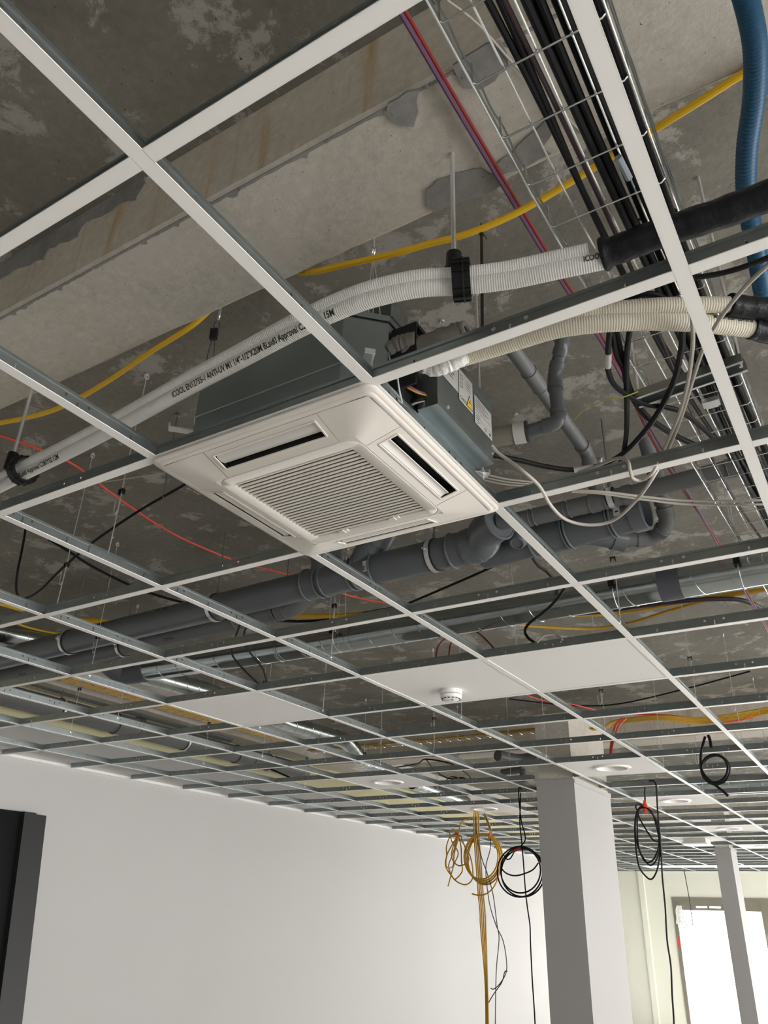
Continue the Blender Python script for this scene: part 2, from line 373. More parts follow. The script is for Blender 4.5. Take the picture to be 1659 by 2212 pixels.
# columns
def column(x0, x1, y0, y1, label):
    t = thing('column', label, 'column', ((x0 + x1) / 2, (y0 + y1) / 2, ZF))
    m_ = MB(); m_.box(x0, x1, y0, y1, ZF, -.012); part(t, 'clad_shaft', m_, COLP)
    m_ = MB(); m_.box(x0 + .012, x1 - .012, y0 + .012, y1 - .012, -.012, ZB); part(t, 'concrete_core', m_, BEAMF)
    m_ = MB(); m_.box(x0 - .006, x1 + .006, y0 - .006, y0 + .002, -.034, -.004)
    m_.box(x1 - .002, x1 + .006, y0, y1 + .006, -.034, -.004); m_.box(x0 - .006, x0 + .002, y0, y1 + .006, -.034, -.004); part(t, 'edge_angle', m_, COLP)
column(-1.58, -1.285, 5.42, 6.29, 'large white rectangular column beside the hanging cable coils')
column(-1.55, -1.345, 11.8, 12.22, 'slim grey column standing before the bright far windows')

# ------------------------------------------------------------------ ceiling grid
G = .6; FW = .024; FT = .0012; WH = .038
ngx = (-7, 6); nj = 29
def circ(cx, cy, r, n=8): return [(cx + r * math.cos(2 * math.pi * i / n), cy + r * math.sin(2 * math.pi * i / n)) for i in range(n)]
def rect(cx, cy, a, b): return [(cx - a, cy - b), (cx + a, cy - b), (cx + a, cy + b), (cx - a, cy + b)]
def tee_meshes(L, main):
    h = L / 2; holes = []
    if main:
        k = -h + .15
        while k < h - .05:
            holes += [rect(k, .017, .0022, .008)]
            if int(round((k + h) / .15)) % 2 == 0: holes += [circ(k - .03, .024, .0042), circ(k + .03, .024, .0042)]
            k += .15
        for e in (-h + .03, h - .03): holes += [circ(e, .022, .003)]
    elif L > .5:
        holes += [rect(0, .014, .0022, .0085), circ(-.032, .024, .0045), circ(.032, .024, .0045)]
        for e in (-.2, .21): holes += [rect(e, .015, .002, .005)]
    wb = MB(); e = .0015
    wb.plate([(-h + e, FT), (h - e, FT), (h - e, WH - .007), (-h + e, WH - .007)], holes, (0, -.0006, 0), (1, 0, 0), (0, 0, 1), (0, 1, 0), .0012)
    wb.box(-h + e, h - e, -.0033, .0033, WH - .007, WH)                       # bulb
    wb.box(-h + e, h - e, -.0105, .0105, FT, FT + .0006)                      # folded foot on the cap
    if not main:
        for s in (-1, 1):                                                     # end clips with rivets
            wb.box(s * h - (.012 if s > 0 else -.002), s * h + (-.002 if s < 0 else .012) * 1, -.0022, .0022, .008, .028) if False else None
            x0, x1 = sorted((s * (h - .03), s * (h + .008))); wb.box(x0, x1, .0006, .002, .008, .030)
            for zz in (.013, .024): wb.cyl((s * (h - .012), .002, zz), (s * (h - .012), .0042, zz), .0026, 6)
    cp = MB(); q = h - (FW / 2 - .0006 if not main else 0)
    cp.box(-q, q, -FW / 2, FW / 2, 0, FT)
    for s in (-1, 1): cp.box(-q, q, s * FW / 2 - .0006, s * FW / 2 + .0006, 0, FT + .0006)
    return wb.mesh('tee_web', [GALV]), cp.mesh('tee_cap', [WHITE])
grid = thing('ceiling_grid', 'suspended grid of white T-bars without most of its tiles', 'ceiling grid', (0, 0, 0))
def put_tee(name, wm, cm, c, rz):
    o = link(bpy.data.objects.new(name, wm)); o.parent = grid; o.location = c; o.rotation_euler = (0, 0, rz)
    p = link(bpy.data.objects.new('white_cap', cm)); p.parent = o
def near(p, mg=700):
    u, v, z = px(p); return (V(p) - CAM).length < 2.4 or z > 0 and -mg < u < 1659 + mg and -mg < v < 2212 + mg
ML = 3.6; mw, mc = tee_meshes(ML, True); cw, cc = tee_meshes(G, False); sw, scp = tee_meshes(.45, False)
for i in range(ngx[0], ngx[1] + 1):
    y = -.63 + (.0 if i % 2 == 0 else -1.2) - ML * 0 - 2.0 + (1.2 if i % 3 == 0 else 0)
    if i == -2: y = .97 - ML
    while y < YF - .1:
        L = min(ML, YF - .02 - y)
        vis = any(near((i * G, y + L * t, 0)) for t in [k / 12 for k in range(13)])
        if vis and L > .2:
            if L > ML - .01: put_tee('main_runner', mw, mc, (i * G, y + L / 2, 0), math.pi / 2)
            else:
                a, b_ = tee_meshes(L, True); put_tee('main_runner', a, b_, (i * G, y + L / 2, 0), math.pi / 2)
        y += ML
# splice joint on the second runner left of the cassette
m_ = MB(); m_.box(-2 * G + .0008, -2 * G + .003, .90, 1.04, .008, .030)
for yy in (.925, .95, .99, 1.015): m_.cyl((-2 * G + .003, yy, .019), (-2 * G + .005, yy, .019), .003, 6)
part(grid, 'splice_plate', m_, GALV)
cand = []
for j in range(-1, nj + 1):
    for i in range(ngx[0], ngx[1]):
        c = V(((i + .5) * G, j * G, 0))
        if near(c) or near(c + V((.3, 0, 0))) or near(c - V((.3, 0, 0))): cand.append(((c - CAM).length, c, False))
    c = V((XL + .225 + .003, j * G, 0))
    if near(c): cand.append(((c - CAM).length, c, True))
cols = [(-1.58, -1.285, 5.42, 6.29), (-1.55, -1.345, 11.8, 12.22)]
def hit(c):
    return any(x0 - .02 < c.x + t < x1 + .02 and y0 - .02 < c.y < y1 + .02 for x0, x1, y0, y1 in cols for t in (-.3, -.15, 0, .15, .3))
cand = sorted(cand, key=lambda q: q[0]); k = 0; rest = MB()
short = {}
for d, c, stub in cand:
    if hit(c):
        # tee cut short against the column
        for x0, x1, y0, y1 in cols:
            if y0 - .02 < c.y < y1 + .02:
                for a, b_ in ((c.x - .3, min(x0 - .008, c.x + .3)), (max(x1 + .008, c.x - .3), c.x + .3)):
                    L = b_ - a
                    if L > .05 and L < .59:
                        key = round(L, 3)
                        if key not in short: short[key] = tee_meshes(key, False)
                        put_tee('cross_tee', *short[key], ((a + b_) / 2, c.y, 0), 0)
        continue
    k += 1
    if k <= 290: put_tee('cross_tee', sw if stub else cw, scp if stub else cc, c, 0)
    else:
        h = .225 if stub else .3; rest.box(c.x - h, c.x + h, c.y - FW / 2, c.y + FW / 2, 0, FT, 1); rest.box(c.x - h, c.x + h, c.y - .001, c.y + .001, FT, WH, 0)
if rest.v: o = part(grid, 'far_cross_tees', rest, [GALV, WHITE]); o['kind'] = 'stuff'
mb = MB(); mb.box(XL, XL + .022, YN, YF, -.0015, 0); mb.box(XL, XL + .0012, YN, YF, 0, .022); struct('trim_3', mb, WHITE)
mb = MB(); mb.box(XL, XR, YF - .022, YF, -.0015, 0); struct('trim_4', mb, WHITE)

# ------------------------------------------------------------------ ceiling tiles
def tile(i, j, label, hole=None, rot=0):
    c = ((i + .5) * G, (j + .5) * G, FT + .0005); t = thing('ceiling_tile', label, 'ceiling tile', c)
    m_ = MB(); hs = .2965; out = rect(c[0], c[1], hs, hs)
    holes = [circ(c[0], c[1], hole, 40)] if hole else []
    m_.plate(out, holes, (0, 0, c[2]), (1, 0, 0), (0, 1, 0), (0, 0, 1), .015); part(t, 'board', m_, TILE)
    return c
def downlight(c, label, R=.105):
    t = thing('downlight', label, 'downlight', (c[0], c[1], -.008)); m_ = MB(); n = 40; prof = [(R + .022, .0012), (R + .018, -.007), (R - .002, -.008), (R - .012, .02), (R - .02, .055)]
    vs = []; fs = []
    for a in range(n):
        an = 2 * math.pi * a / n
        for r, z in prof: vs.append((c[0] + r * math.cos(an), c[1] + r * math.sin(an), z))
    k_ = len(prof)
    for a in range(n):
        b_ = (a + 1) % n
        for q in range(k_ - 1): fs.append((a * k_ + q, a * k_ + q + 1, b_ * k_ + q + 1, b_ * k_ + q))
    m_.add(vs, fs, 0, None, True); part(t, 'trim_ring', m_, WHITE)
    m_ = MB(); m_.cyl((c[0], c[1], .040), (c[0], c[1], .060), R - .008, 32); part(t, 'diffuser', m_, (bpy.data.materials.get('lamp_diffuser') or mat('lamp_diffuser', (.30, .30, .295), .6)))
tile(-4, 4, 'plain white ceiling tile left of the smoke detector tile'); cT = tile(-2, 4, 'white ceiling tile carrying the smoke detector'); tile(-1, 4, 'plain white ceiling tile touching the smoke detector tile on its right')
for (i, j), lab in {(-5, 8): 'above the hanging yellow cables, nearer tile', (-5, 11): 'right above the yellow cable coils', (-2, 8): 'touching the front of the large column', (-2, 11): 'behind the large column, next along its row', (-2, 15): 'before the slim column', (-2, 19): 'nearest to the slim column, at the far right'}.items():
    c = tile(i, j, 'white ceiling tile with round downlight ' + lab, .108); downlight(c, 'round white recessed downlight ' + lab)
for k, (i, j) in enumerate([(-6, 26), (-5, 26), (-4, 26), (-3, 26), (-2, 26), (-1, 26)]):
    c = tile(i, j, 'bright ceiling tile in the row close to the far window wall'); bpy.context.scene.collection.objects[-1]
for o in bpy.data.objects:
    if o.get('label') == 'bright ceiling tile in the row close to the far window wall': o['group'] = 'far row of ceiling tiles'
# ceiling box far away
c = tile(-3, 17, 'white ceiling tile holding the small square ceiling box', None)
t = thing('ceiling_box', 'small square white box with grey base under the far ceiling tile', 'ceiling box', (c[0], c[1], -.07))
m_ = MB(); m_.box(c[0] - .13, c[0] + .13, c[1] - .15, c[1] + .15, -.055, 0); part(t, 'housing', m_, mat('box_grey', (.45, .44, .40), .6))
m_ = MB(); m_.box(c[0] - .15, c[0] + .15, c[1] - .17, c[1] + .17, -.07, -.055); part(t, 'cover', m_, WHITE)
# smoke detector
c = at(974, 1492, 0); c.z = 0
t = thing('smoke_detector', 'round white smoke detector under the ceiling tile', 'smoke detector', (c.x, c.y, -.05))
m_ = MB(); m_.tube([(c.x, c.y, .0015), (c.x, c.y, -.004), (c.x, c.y, -.016), (c.x, c.y, -.018)], [.050, .052, .052, .050], 32); part(t, 'base', m_, TILE)
m_ = MB(); m_.tube([(c.x, c.y, -.020), (c.x, c.y, -.022), (c.x, c.y, -.036), (c.x, c.y, -.045)], [.047, .050, .049, .034], 32); part(t, 'head', m_, TILE)
m_ = MB()
for a in range(14):
    an = 2 * math.pi * a / 14; d = V((math.cos(an), math.sin(an), 0)); s_ = V((-d.y, d.x, 0)); m_.obox(c + d * .0405 + V((0, 0, -.0405)), d * .004, s_ * .005, V((0, 0, .0016)))
m_.cyl((c.x + .01, c.y - .008, -.044), (c.x + .01, c.y - .008, -.0465), .006, 10); part(t, 'vent_slots', m_, INK)

# ------------------------------------------------------------------ ceiling cassette
CX, CY = -.3, .9
def rsq(h, r, n=5):                         # rounded square outline
    out = []
    for (sx, sy, a0) in ((1, 1, 0), (-1, 1, 90), (-1, -1, 180), (1, -1, 270)):
        for k in range(n + 1):
            a = math.radians(a0 + 90 * k / n); out.append((sx * (h - r) + r * math.cos(a), sy * (h - r) + r * math.sin(a)))
    return out
cas = thing('ceiling_cassette', 'white square air conditioning cassette hanging in the ceiling grid', 'air conditioner', (CX, CY, -.042))
def loops(m_, rings, m=0, sm=True):           # connect successive outlines (list of (outline, z))
    vs = []; n = len(rings[0][0])
    for o, z in rings: vs += [(CX + x, CY + y, z) for x, y in o]
    fs = []
    for k in range(len(rings) - 1):
        for i in range(n): fs.append((k * n + i, k * n + (i + 1) % n, (k + 1) * n + (i + 1) % n, (k + 1) * n + i)[::-1])
    m_.add(vs, fs, m, None, sm)
m_ = MB(); loops(m_, [(rsq(.270, .02), -.001), (rsq(.304, .022), -.001), (rsq(.309, .024), -.004), (rsq(.310, .024), -.0085), (rsq(.306, .024), -.012), (rsq(.300, .022), -.0125), (rsq(.2985, .022), -.0145), (rsq(.292, .02), -.0160), (rsq(.287, .018), -.0155), (rsq(.282, .016), -.010)])
part(cas, 'panel_frame', m_, PANEL)
RO, ZO, RI, ZI = .288, -.0158, .199, -.0385          # sloping ring between frame and grille
def zr(r): return ZO + (ZI - ZO) * (RO - r) / (RO - RI)
AX = [(V((1, 0, 0)), V((0, -1, 0))), (V((0, 1, 0)), V((1, 0, 0))), (V((-1, 0, 0)), V((0, 1, 0))), (V((0, -1, 0)), V((-1, 0, 0)))]
ctr = V((CX, CY, 0))
def P3(k, t, r, dz=0):
    a, b_ = AX[k]; return ctr + a * t + b_ * r + V((0, 0, zr(r) + dz))
SL, SR0, SR1, TT = .143, .2235, .270, .158
for k in range(4):
    a, b_ = AX[k]
    # side panel with louvre slot
    m_ = MB(); ts = [-TT, -SL, SL, TT]; rs = [RI + .001, SR0, SR1, RO - .0012]
    G_ = [[m_ and P3(k, (t * (1 if True else 1)), r) for r in rs] for t in ts]
    vs = [p for row in G_ for p in row]; fs = []
    for i in range(3):
        for j in range(3):
            if i == 1 and j == 1: continue
            fs.append((i * 4 + j, i * 4 + j + 1, (i + 1) * 4 + j + 1, (i + 1) * 4 + j))
    m_.add(vs, fs)
    # slot walls
    q = [P3(k, -SL, SR0), P3(k, SL, SR0), P3(k, SL, SR1), P3(k, -SL, SR1)]; up = V((0, 0, .035)); q2 = [p + up for p in q]
    m_.add(q + q2, [(0, 1, 5, 4), (1, 2, 6, 5), (2, 3, 7, 6), (3, 0, 4, 7)], 1)
    # folded edges of the panel
    for (ta, ra, tb, rb) in ((-TT, RI, -TT, RO), (TT, RI, TT, RO)):
        p, p2 = P3(k, ta, ra), P3(k, tb, rb); m_.add([p, p2, p2 + V((0, 0, .01)), p + V((0, 0, .01))], [(0, 1, 2, 3)])
    sp = part(cas, 'side_panel', m_, [PANEL, VOID])
    m_ = MB(); q = [P3(k, -SL, SR0, .034), P3(k, SL, SR0, .034), P3(k, SL, SR1, .034), P3(k, -SL, SR1, .034)]; m_.add(q, [(0, 1, 2, 3)]); part(sp, 'air_duct', m_, VOID)
    # lip frame round the slot
    m_ = MB()
    for (t0, r0, t1, r1) in ((-SL, SR0, SL, SR0), (-SL, SR1, SL, SR1), (-SL, SR0, -SL, SR1), (SL, SR0, SL, SR1)): m_.bar(P3(k, t0, r0, -.0005), P3(k, t1, r1, -.0005), .004, .003)
    part(sp, 'slot_lip', m_, PANEL)
    # louvre blade, curved
    m_ = MB(); opened = (k == 1); n = 8; vs = []; fs = []
    for i in range(n + 1):
        s_ = i / n
        if opened: r = SR0 + .002 + .021 * s_; z = zr(r) + .002 + .003 * math.sin(s_ * 3.0)
        elif k == 0: r = SR0 + .010 + .031 * s_; z = zr(r) + .007 - .006 * math.sin(s_ * 2.6)
        else: r = SR0 + .009 + .032 * s_; z = zr(r) + .009 - .009 * math.sin(s_ * 2.4)
        for e in (-1, 1):
            p = ctr + a * (e * (SL - .004)) + b_ * r; vs.append((p.x, p.y, z))
        for e in (-1, 1):
            p = ctr + a * (e * (SL - .004)) + b_ * r; vs.append((p.x, p.y, z + .003))
    for i in range(n):
        o_ = i * 4
        fs += [(o_, o_ + 1, o_ + 5, o_ + 4), (o_ + 2, o_ + 6, o_ + 7, o_ + 3)]
    fs += [(0, 2, 3, 1), (n * 4, n * 4 + 1, n * 4 + 3, n * 4 + 2)]
    m_.add(vs, fs, 0, None, True); part(cas, 'louvre_blade', m_, mat('louvre_white_%d' % k, (.72, .70, .675), .4) if k == 0 else bpy.data.materials['louvre_white_0'])
    # corner panel (two sloping facets meeting on the diagonal)
    kn = (k + 1) % 4; e = .0014; m_ = MB()
    def dg(r): return P3(k, r, r)
    def P3b(t, r): return P3(k, t, r)
    n = 6; vs = []; fs = []
    for i in range(n + 1):
        r = RI + .001 + (RO - .0012 - RI - .001) * i / n
        # first facet row, diagonal, second facet row, with a slight swell toward the frame corner
        vs += [P3(k, TT + e, r), P3(k, (TT + e + r) / 2 if r > TT else TT + e, r), ctr + AX[k][0] * r + AX[k][1] * r + V((0, 0, zr(r) - .0015)), P3(kn, -((TT + e + r) / 2), r), P3(kn, -(TT + e), r)]
    for i in range(n):
        for j in range(4): fs.append((i * 5 + j, i * 5 + j + 1, i * 5 + 6 + j, i * 5 + 5 + j))
    m_.add(vs, fs, 0, None, True); cpn = part(cas, 'corner_panel', m_, PANEL)
    if k == 3:
        m2 = MB()
        # worn grey maker's mark on the left corner, unreadable in the photograph
        a_, bb = AX[2], AX[3]
        p0 = at(405, 1052, -.021); p1 = at(431, 1065, -.021); d = (p1 - p0).normalized(); nrm = V((0, 0, 1)).cross(d)
        for s_ in range(9):
            if s_ in (3,): continue
            m2.obox(p0 + (p1 - p0) * (s_ / 8) + V((0, 0, -.0042)), d * .0018, nrm * (.0022 if s_ % 2 else .0032), V((0, 0, .0004)))
        part(cpn, 'maker_mark', m2, mat('grey_print', (.22, .21, .20), .6))
# backing behind the seams
m_ = MB(); loops(m_, [(rsq(.195, .01), ZI + .006), (rsq(.288, .012), ZO + .006)]); 
m_.f = [f for f in m_.f]
# intake grille
m_ = MB(); loops(m_, [(rsq(.1975, .035), ZI + .004), (rsq(.1975, .035), ZI + .0004), (rsq(.1965, .0345), ZI - .0006), (rsq(.170, .012), ZI - .0008), (rsq(.168, .010), ZI + .0004), (rsq(.168, .010), ZI + .010)])
gf = part(cas, 'grille_frame', m_, PANEL)
m_ = MB(); loops(m_, [(rsq(.2005, .0015), ZI), (rsq(.1990, .0358), ZI), (rsq(.1990, .0358), ZI + .004)]); part(cas, 'corner_infill', m_, PANEL)
m_ = MB(); loops(m_, [(rsq(.1990, .0358), ZI + .003), (rsq(.1970, .035), ZI + .003)]); part(gf, 'frame_gap', m_, PANELD)
ns = 25; pit = .334 / ns
sm_ = MB(); sm_.obox((0, 0, 0), (.167, 0, 0), (0, .0055, .0026), (0, -.0008, .0016)); slat_me = sm_.mesh('slat', [PANEL])
for i in range(ns):
    o = link(bpy.data.objects.new('slat', slat_me)); o.parent = gf; o.location = (0, -.167 + pit * (i + .5), ZI + .0030 + .042)
m_ = MB(); m_.box(CX - .168, CX + .168, CY - .168, CY + .168, ZI + .011, ZI + .013); part(gf, 'filter', m_, PANELD)
for s_ in (-.078, .078):
    m_ = MB(); m_.box(CX + s_ - .014, CX + s_ + .014, CY + .160, CY + .171, ZI - .0025, ZI + .001); m_.box(CX + s_ - .002, CX + s_ + .002, CY + .157, CY + .1745, ZI - .0035, ZI + .001); part(gf, 'latch', m_, PANEL)
# galvanised body with cut corners
def octo(h, c): return [(h - c, -h), (h, -h + c), (h, h - c), (h - c, h), (-h + c, h), (-h, h - c), (-h, -h + c), (-h + c, -h)]
m_ = MB(); loops(m_, [(octo(.20, .05), .004), (octo(.281, .072), .004), (octo(.281, .072), .245), (octo(.05, .01), .247)], 0, False)
body = part(cas, 'metal_body', m_, GALVB)
m_ = MB(); loops(m_, [(octo(.284, .073), .232), (octo(.284, .073), .248), (octo(.27, .07), .249)], 0, False)
for z in (.10,): loops(m_, [(octo(.2815, .072), z - .002), (octo(.2835, .073), z), (octo(.2815, .072), z + .002)], 0, False)
part(body, 'top_flange', m_, GALVB)
for (sx, sy) in ((-1, -1), (1, -1), (-1, 1), (1, 1)):
    c = V((CX + sx * .262, CY + sy * .262, .09)); m_ = MB()
    d = V((sx, sy, 0)).normalized(); s_ = V((-d.y, d.x, 0))
    m_.obox(c, d * .036, s_ * .011, V((0, 0, .0015))); m_.obox(c - d * .03 + V((0, 0, .012)), d * .0015, s_ * .014, V((0, 0, .012)))
    m_.obox(c + d * .036 + V((0, 0, .005)), d * .0015, s_ * .011, V((0, 0, .006)))
    part(body, 'hanging_bracket', m_, ZINC)
    if sy < 0: continue
    rt = thing('threaded_rod', ['threaded rod carrying the left near corner of the cassette', 'threaded rod carrying the near right corner of the cassette', 'threaded rod carrying the left far corner of the cassette', 'threaded rod carrying the right far corner of the cassette'][(sx > 0) + 2 * (sy > 0)], 'threaded rod', (c.x + d.x * .02, c.y + d.y * .02, .07))
    p = c + d * .02; m_ = MB(); m_.cyl((p.x, p.y, .07), (p.x, p.y, ZS), .004, 8); part(rt, 'rod', m_, ZINC)
    m_ = MB(); m_.cyl((p.x, p.y, .093), (p.x, p.y, .100), .0085, 6); m_.cyl((p.x, p.y, .081), (p.x, p.y, .088), .0085, 6); m_.cyl((p.x, p.y, .089), (p.x, p.y, .0905), .013, 12); part(rt, 'nut', m_, ZINC)
    m_ = MB(); m_.cyl((p.x, p.y, ZS - .012), (p.x, p.y, ZS), .009, 8); part(rt, 'anchor', m_, ZINC)
# control box on the right flank
BX0, BX1, BY0, BY1, BZ0, BZ1 = .004, .052, .785, 1.075, .048, .229
m_ = MB(); m_.box(BX0, BX1, BY0, BY1, BZ0, BZ1); cb = part(cas, 'control_box', m_, GALV)
for bx in ((BX0 - .002, BX1 + .0012, BY0 - .001, BY1 + .001, BZ0 - .0015, BZ0 + .001), (BX1, BX1 + .0014, BY0 - .001, BY1 + .001, BZ0 + .001, BZ0 + .012), (BX1, BX1 + .0014, BY0 - .001, BY1 + .001, BZ1 - .02, BZ1 + .002), (BX0 - .006, BX0 - .002, BY0 + .005, BY1, BZ0 - .012, BZ0)):
    m_ = MB(); m_.box(*bx); part(cb, 'folded_edge', m_, GALVB)
m_ = MB(); m_.cyl((BX1 + .001, .83, .064), (BX1 + .005, .83, .064), .004, 8); m_.cyl((BX1 + .001, 1.065, .070), (BX1 + .005, 1.065, .070), .004, 8); part(cb, 'screw', m_, ZINC)
def label_plate(y0, y1, z0, z1, lines, name):
    m_ = MB(); m_.box(BX1 + .0014, BX1 + .0020, y0, y1, z0, z1); o = part(cb, name, m_, LABELW); return o
lp1 = label_plate(.79, .885, .138, .213, None, 'instruction_label'); lp2 = label_plate(.889, .962, .123, .213, None, 'warning_label'); lp3 = label_plate(.972, 1.068, .108, .188, None, 'rating_label')
XT = BX1 + .0022; EY, EZ = V((0, 1, 0)), V((0, 0, 1))
m_ = MB()
for r in range(7): m_.box(XT - .0001, XT, .822, .822 + random.uniform(.03, .058), .205 - r * .0075, .2072 - r * .0075)
m_.add([(XT, .800, .150), (XT, .814, .150), (XT, .807, .166), (XT, .8035, .152), (XT, .8105, .152), (XT, .807, .161)], [(0, 1, 4, 3), (1, 2, 5, 4), (2, 0, 3, 5)]); part(lp1, 'print', m_, INK)
m_ = MB(); flat_text(m_, 'CHECK', .013, (XT, .892, .129), EY, EZ)
for zz in (.165, .187):
    for (a0, a1, b0, b1) in ((.896, .908, zz, zz + .0012), (.896, .908, zz + .012, zz + .0132), (.896, .8972, zz, zz + .0132), (.9068, .908, zz, zz + .0132)): m_.box(XT - .0001, XT, a0, a1, b0, b1)
for r in range(4): m_.box(XT - .0001, XT, .925, .95, .175 + r * .007, .1762 + r * .007)
part(lp2, 'print', m_, INK)
m_ = MB(); m_.add([(XT, .926, .129), (XT, .960, .129), (XT, .943, .168)], [(0, 1, 2)]); part(lp2, 'warning_outline', m_, INK)
m_ = MB(); m_.add([(XT + .0003, .9295, .131), (XT + .0003, .9565, .131), (XT + .0003, .943, .162)], [(0, 1, 2)]); wt = part(lp2, 'warning_triangle', m_, WARN)
m_ = MB(); x_ = XT + .0006; m_.add([(x_, .944, .155), (x_, .939, .143), (x_, .943, .144), (x_, .941, .134), (x_, .947, .147), (x_, .943, .146)], [(0, 1, 2, 5), (2, 3, 4, 5)]); part(lp2, 'warning_symbol', m_, INK)
m_ = MB()
for r in range(5): m_.box(XT - .0001, XT, .977, .977 + random.uniform(.05, .085), .180 - r * .006, .1815 - r * .006)
for (a0, a1, b0, b1) in ((.976, 1.064, .148, .149), (.976, 1.064, .128, .1285), (1.005, 1.0056, .110, .148)): m_.box(XT - .0001, XT, a0, a1, b0, b1)
flat_text(m_, 'CE', .012, (XT, 1.022, .114), EY, EZ); m_.cyl((XT - .0002, 1.056, .119), (XT, 1.056, .119), .0045, 12)
for r in range(5): m_.box(XT - .0001, XT, .979, .979 + random.uniform(.012, .022), .113 + r * .006, .1145 + r * .006)
part(lp3, 'print', m_, INK)
# terminal compartment, black, with wires
m_ = MB(); m_.box(-.017, -.004, .70, .784, .050, .215); m_.box(-.004, .046, .70, .704, .05, .215); m_.box(-.004, .046, .704, .784, .205, .215); tb = part(cas, 'terminal_box', m_, BPL)
m_ = MB(); m_.box(-.004, -.0034, .735, .778, .150, .172); part(tb, 'terminal_label', m_, LABELW)
m_ = MB()
for k in range(6): m_.box(-.0034, -.0031, .739 + k * .0062, .742 + k * .0062, .152, .170)
part(tb, 'label_print', m_, INK)
for mm, pts, r, nm in ((PURP, [(855, 822, .10), (875, 835, .085), (900, 845, .08), (930, 856, .09), (936, 862, .10)], .0035, 'wire'), (YELD, [(880, 838, .08), (905, 850, .075), (935, 857, .085)], .002, 'wire'), (DRED, [(858, 818, .10), (880, 832, .085), (915, 850, .085), (938, 860, .10)], .002, 'wire'), (BEIGE, [(885, 876, .055), (905, 868, .06), (935, 862, .08)], .0028, 'wire'), (BLACK, [(890, 868, .06), (912, 862, .065), (940, 858, .09)], .004, 'wire')):
    q = MB(); q.tube(smooth([at(*p) for p in pts], 6), r, 8); part(tb, nm, q, mm)
# hook wire beside the bar
q = MB(); q.tube(smooth([at(858, 812, .06), at(862, 840, .045), at(868, 868, .03), at(866, 880, .028), at(862, 876, .03)], 5), .0022, 8); solo('hook_wire', q, ZINC, 'short bent zinc wire hook beside the cassette terminal box', 'wire hook')

# refrigerant fittings wrapped in grey foam
q = thing('insulated_fitting', 'lumpy grey foam wrapped pipe fittings at the near right corner of the cassette', 'pipe insulation', (-.02, .66, .1))
for nm, pts, r in (('foam_wrap', [(862, 785, .14), (885, 768, .15), (915, 752, .16), (955, 735, .16), (1000, 720, .16)], [.020, .026, .028, .027, .022]), ('foam_wrap', [(838, 760, .16), (858, 750, .17), (880, 742, .17), (900, 735, .17)], [.018, .024, .022, .02]), ('foam_wrap', [(905, 790, .10), (935, 783, .10), (965, 775, .11)], [.018, .021, .019])):
    m_ = MB(); P = smooth([at(*p) for p in pts], 5); k = len(P); R_ = []
    for i in range(k):
        t_ = i / (k - 1) * (len(r) - 1); a0 = int(min(t_, len(r) - 2)); R_.append((r[a0] + (r[a0 + 1] - r[a0]) * (t_ - a0)) * random.uniform(.93, 1.07))
    m_.tube(P, R_, 14); part(q, nm, m_, FOAM)
m_ = MB(); c0 = at(985, 722, .165); d = (at(1005, 712, .165) - at(970, 730, .165)).normalized()
for k in range(3): m_.torus(c0 + d * (.012 * k), d, .020 - .003 * k, .006, 16, 8)
part(q, 'foam_collar', m_, FOAM)
m_ = MB(); m_.tube(smooth([at(915, 795, .075), at(935, 800, .07), at(955, 794, .07), at(972, 788, .075), at(992, 780, .08), at(1003, 772, .09)], 5), [.010 + .006 * math.sin(min(1, i / 20) * 2.4) + .0012 * math.sin(i * 1.9) for i in range(26)], 12); part(q, 'foil_wrap', m_, FOILW)

# ------------------------------------------------------------------ white insulated pipe pair
Wp = [(-60, 1082), (0, 1052), (60, 1021), (150, 977), (260, 920), (400, 843), (520, 780), (640, 716), (720, 678), (800, 648), (900, 625), (1000, 618), (1100, 606), (1200, 585), (1312, 561)]
ZP = .115
P1 = [at(u, v, ZP) for u, v in Wp]; dW = (P1[0] - P1[2]).normalized(); P1 = smooth([P1[0] + dW * 1.6, P1[0] + dW * .8] + P1, 8)
wp = thing('insulated_pipe', 'white ribbed insulated refrigerant pipe pair crossing above the cassette', 'pipe', P1[60])
m_ = MB(); m_.tube(P1, .0165, 18); w1 = part(wp, 'lower_pipe', m_, WPIPE)
OFF = V((0, -.010, .0215)); P2 = [p + OFF for p in P1]
m_ = MB(); m_.tube(P2[:-3], .0140, 18); part(wp, 'upper_pipe', m_, WPIPE)
def slen(path, u):           # length along path nearest to pixel column u
    L = 0; best = (1e9, 0)
    for i in range(len(path)):
        if i: L += (path[i] - path[i - 1]).length
        d = abs(px(path[i])[0] - u); best = min(best, (d, L))
    return best[1]
vdir = V((.1, -.80, -.55))
def pprint(par, path, r, s, size, u0, u1, a0):
    vs, fs = text_faces(s, size); wd = max(x for x, y, z in vs); s0 = slen(path, u0); s1 = slen(path, u1)
    m_ = MB(); pipe_text(m_, s, size, path, r, s0, a0, True, (s1 - s0) / wd); part(par, 'print', m_, INK)
pprint(w1, P1, .0165, 'ICOOL EN12735-1 ANTI-UV M1 1/4"-1/2"X20M BLsid0 Approval C280YS2  15M', .0195, 385, 733, vdir)
pprint(w1, P1, .0165, 'BLsid0 Approval C280YS2 12M', .0185, 55, 141, vdir)
pprint(w1, P1, .0165, 'ICOOL', .017, 1264, 1305, V((.1, -.9, -.1)))
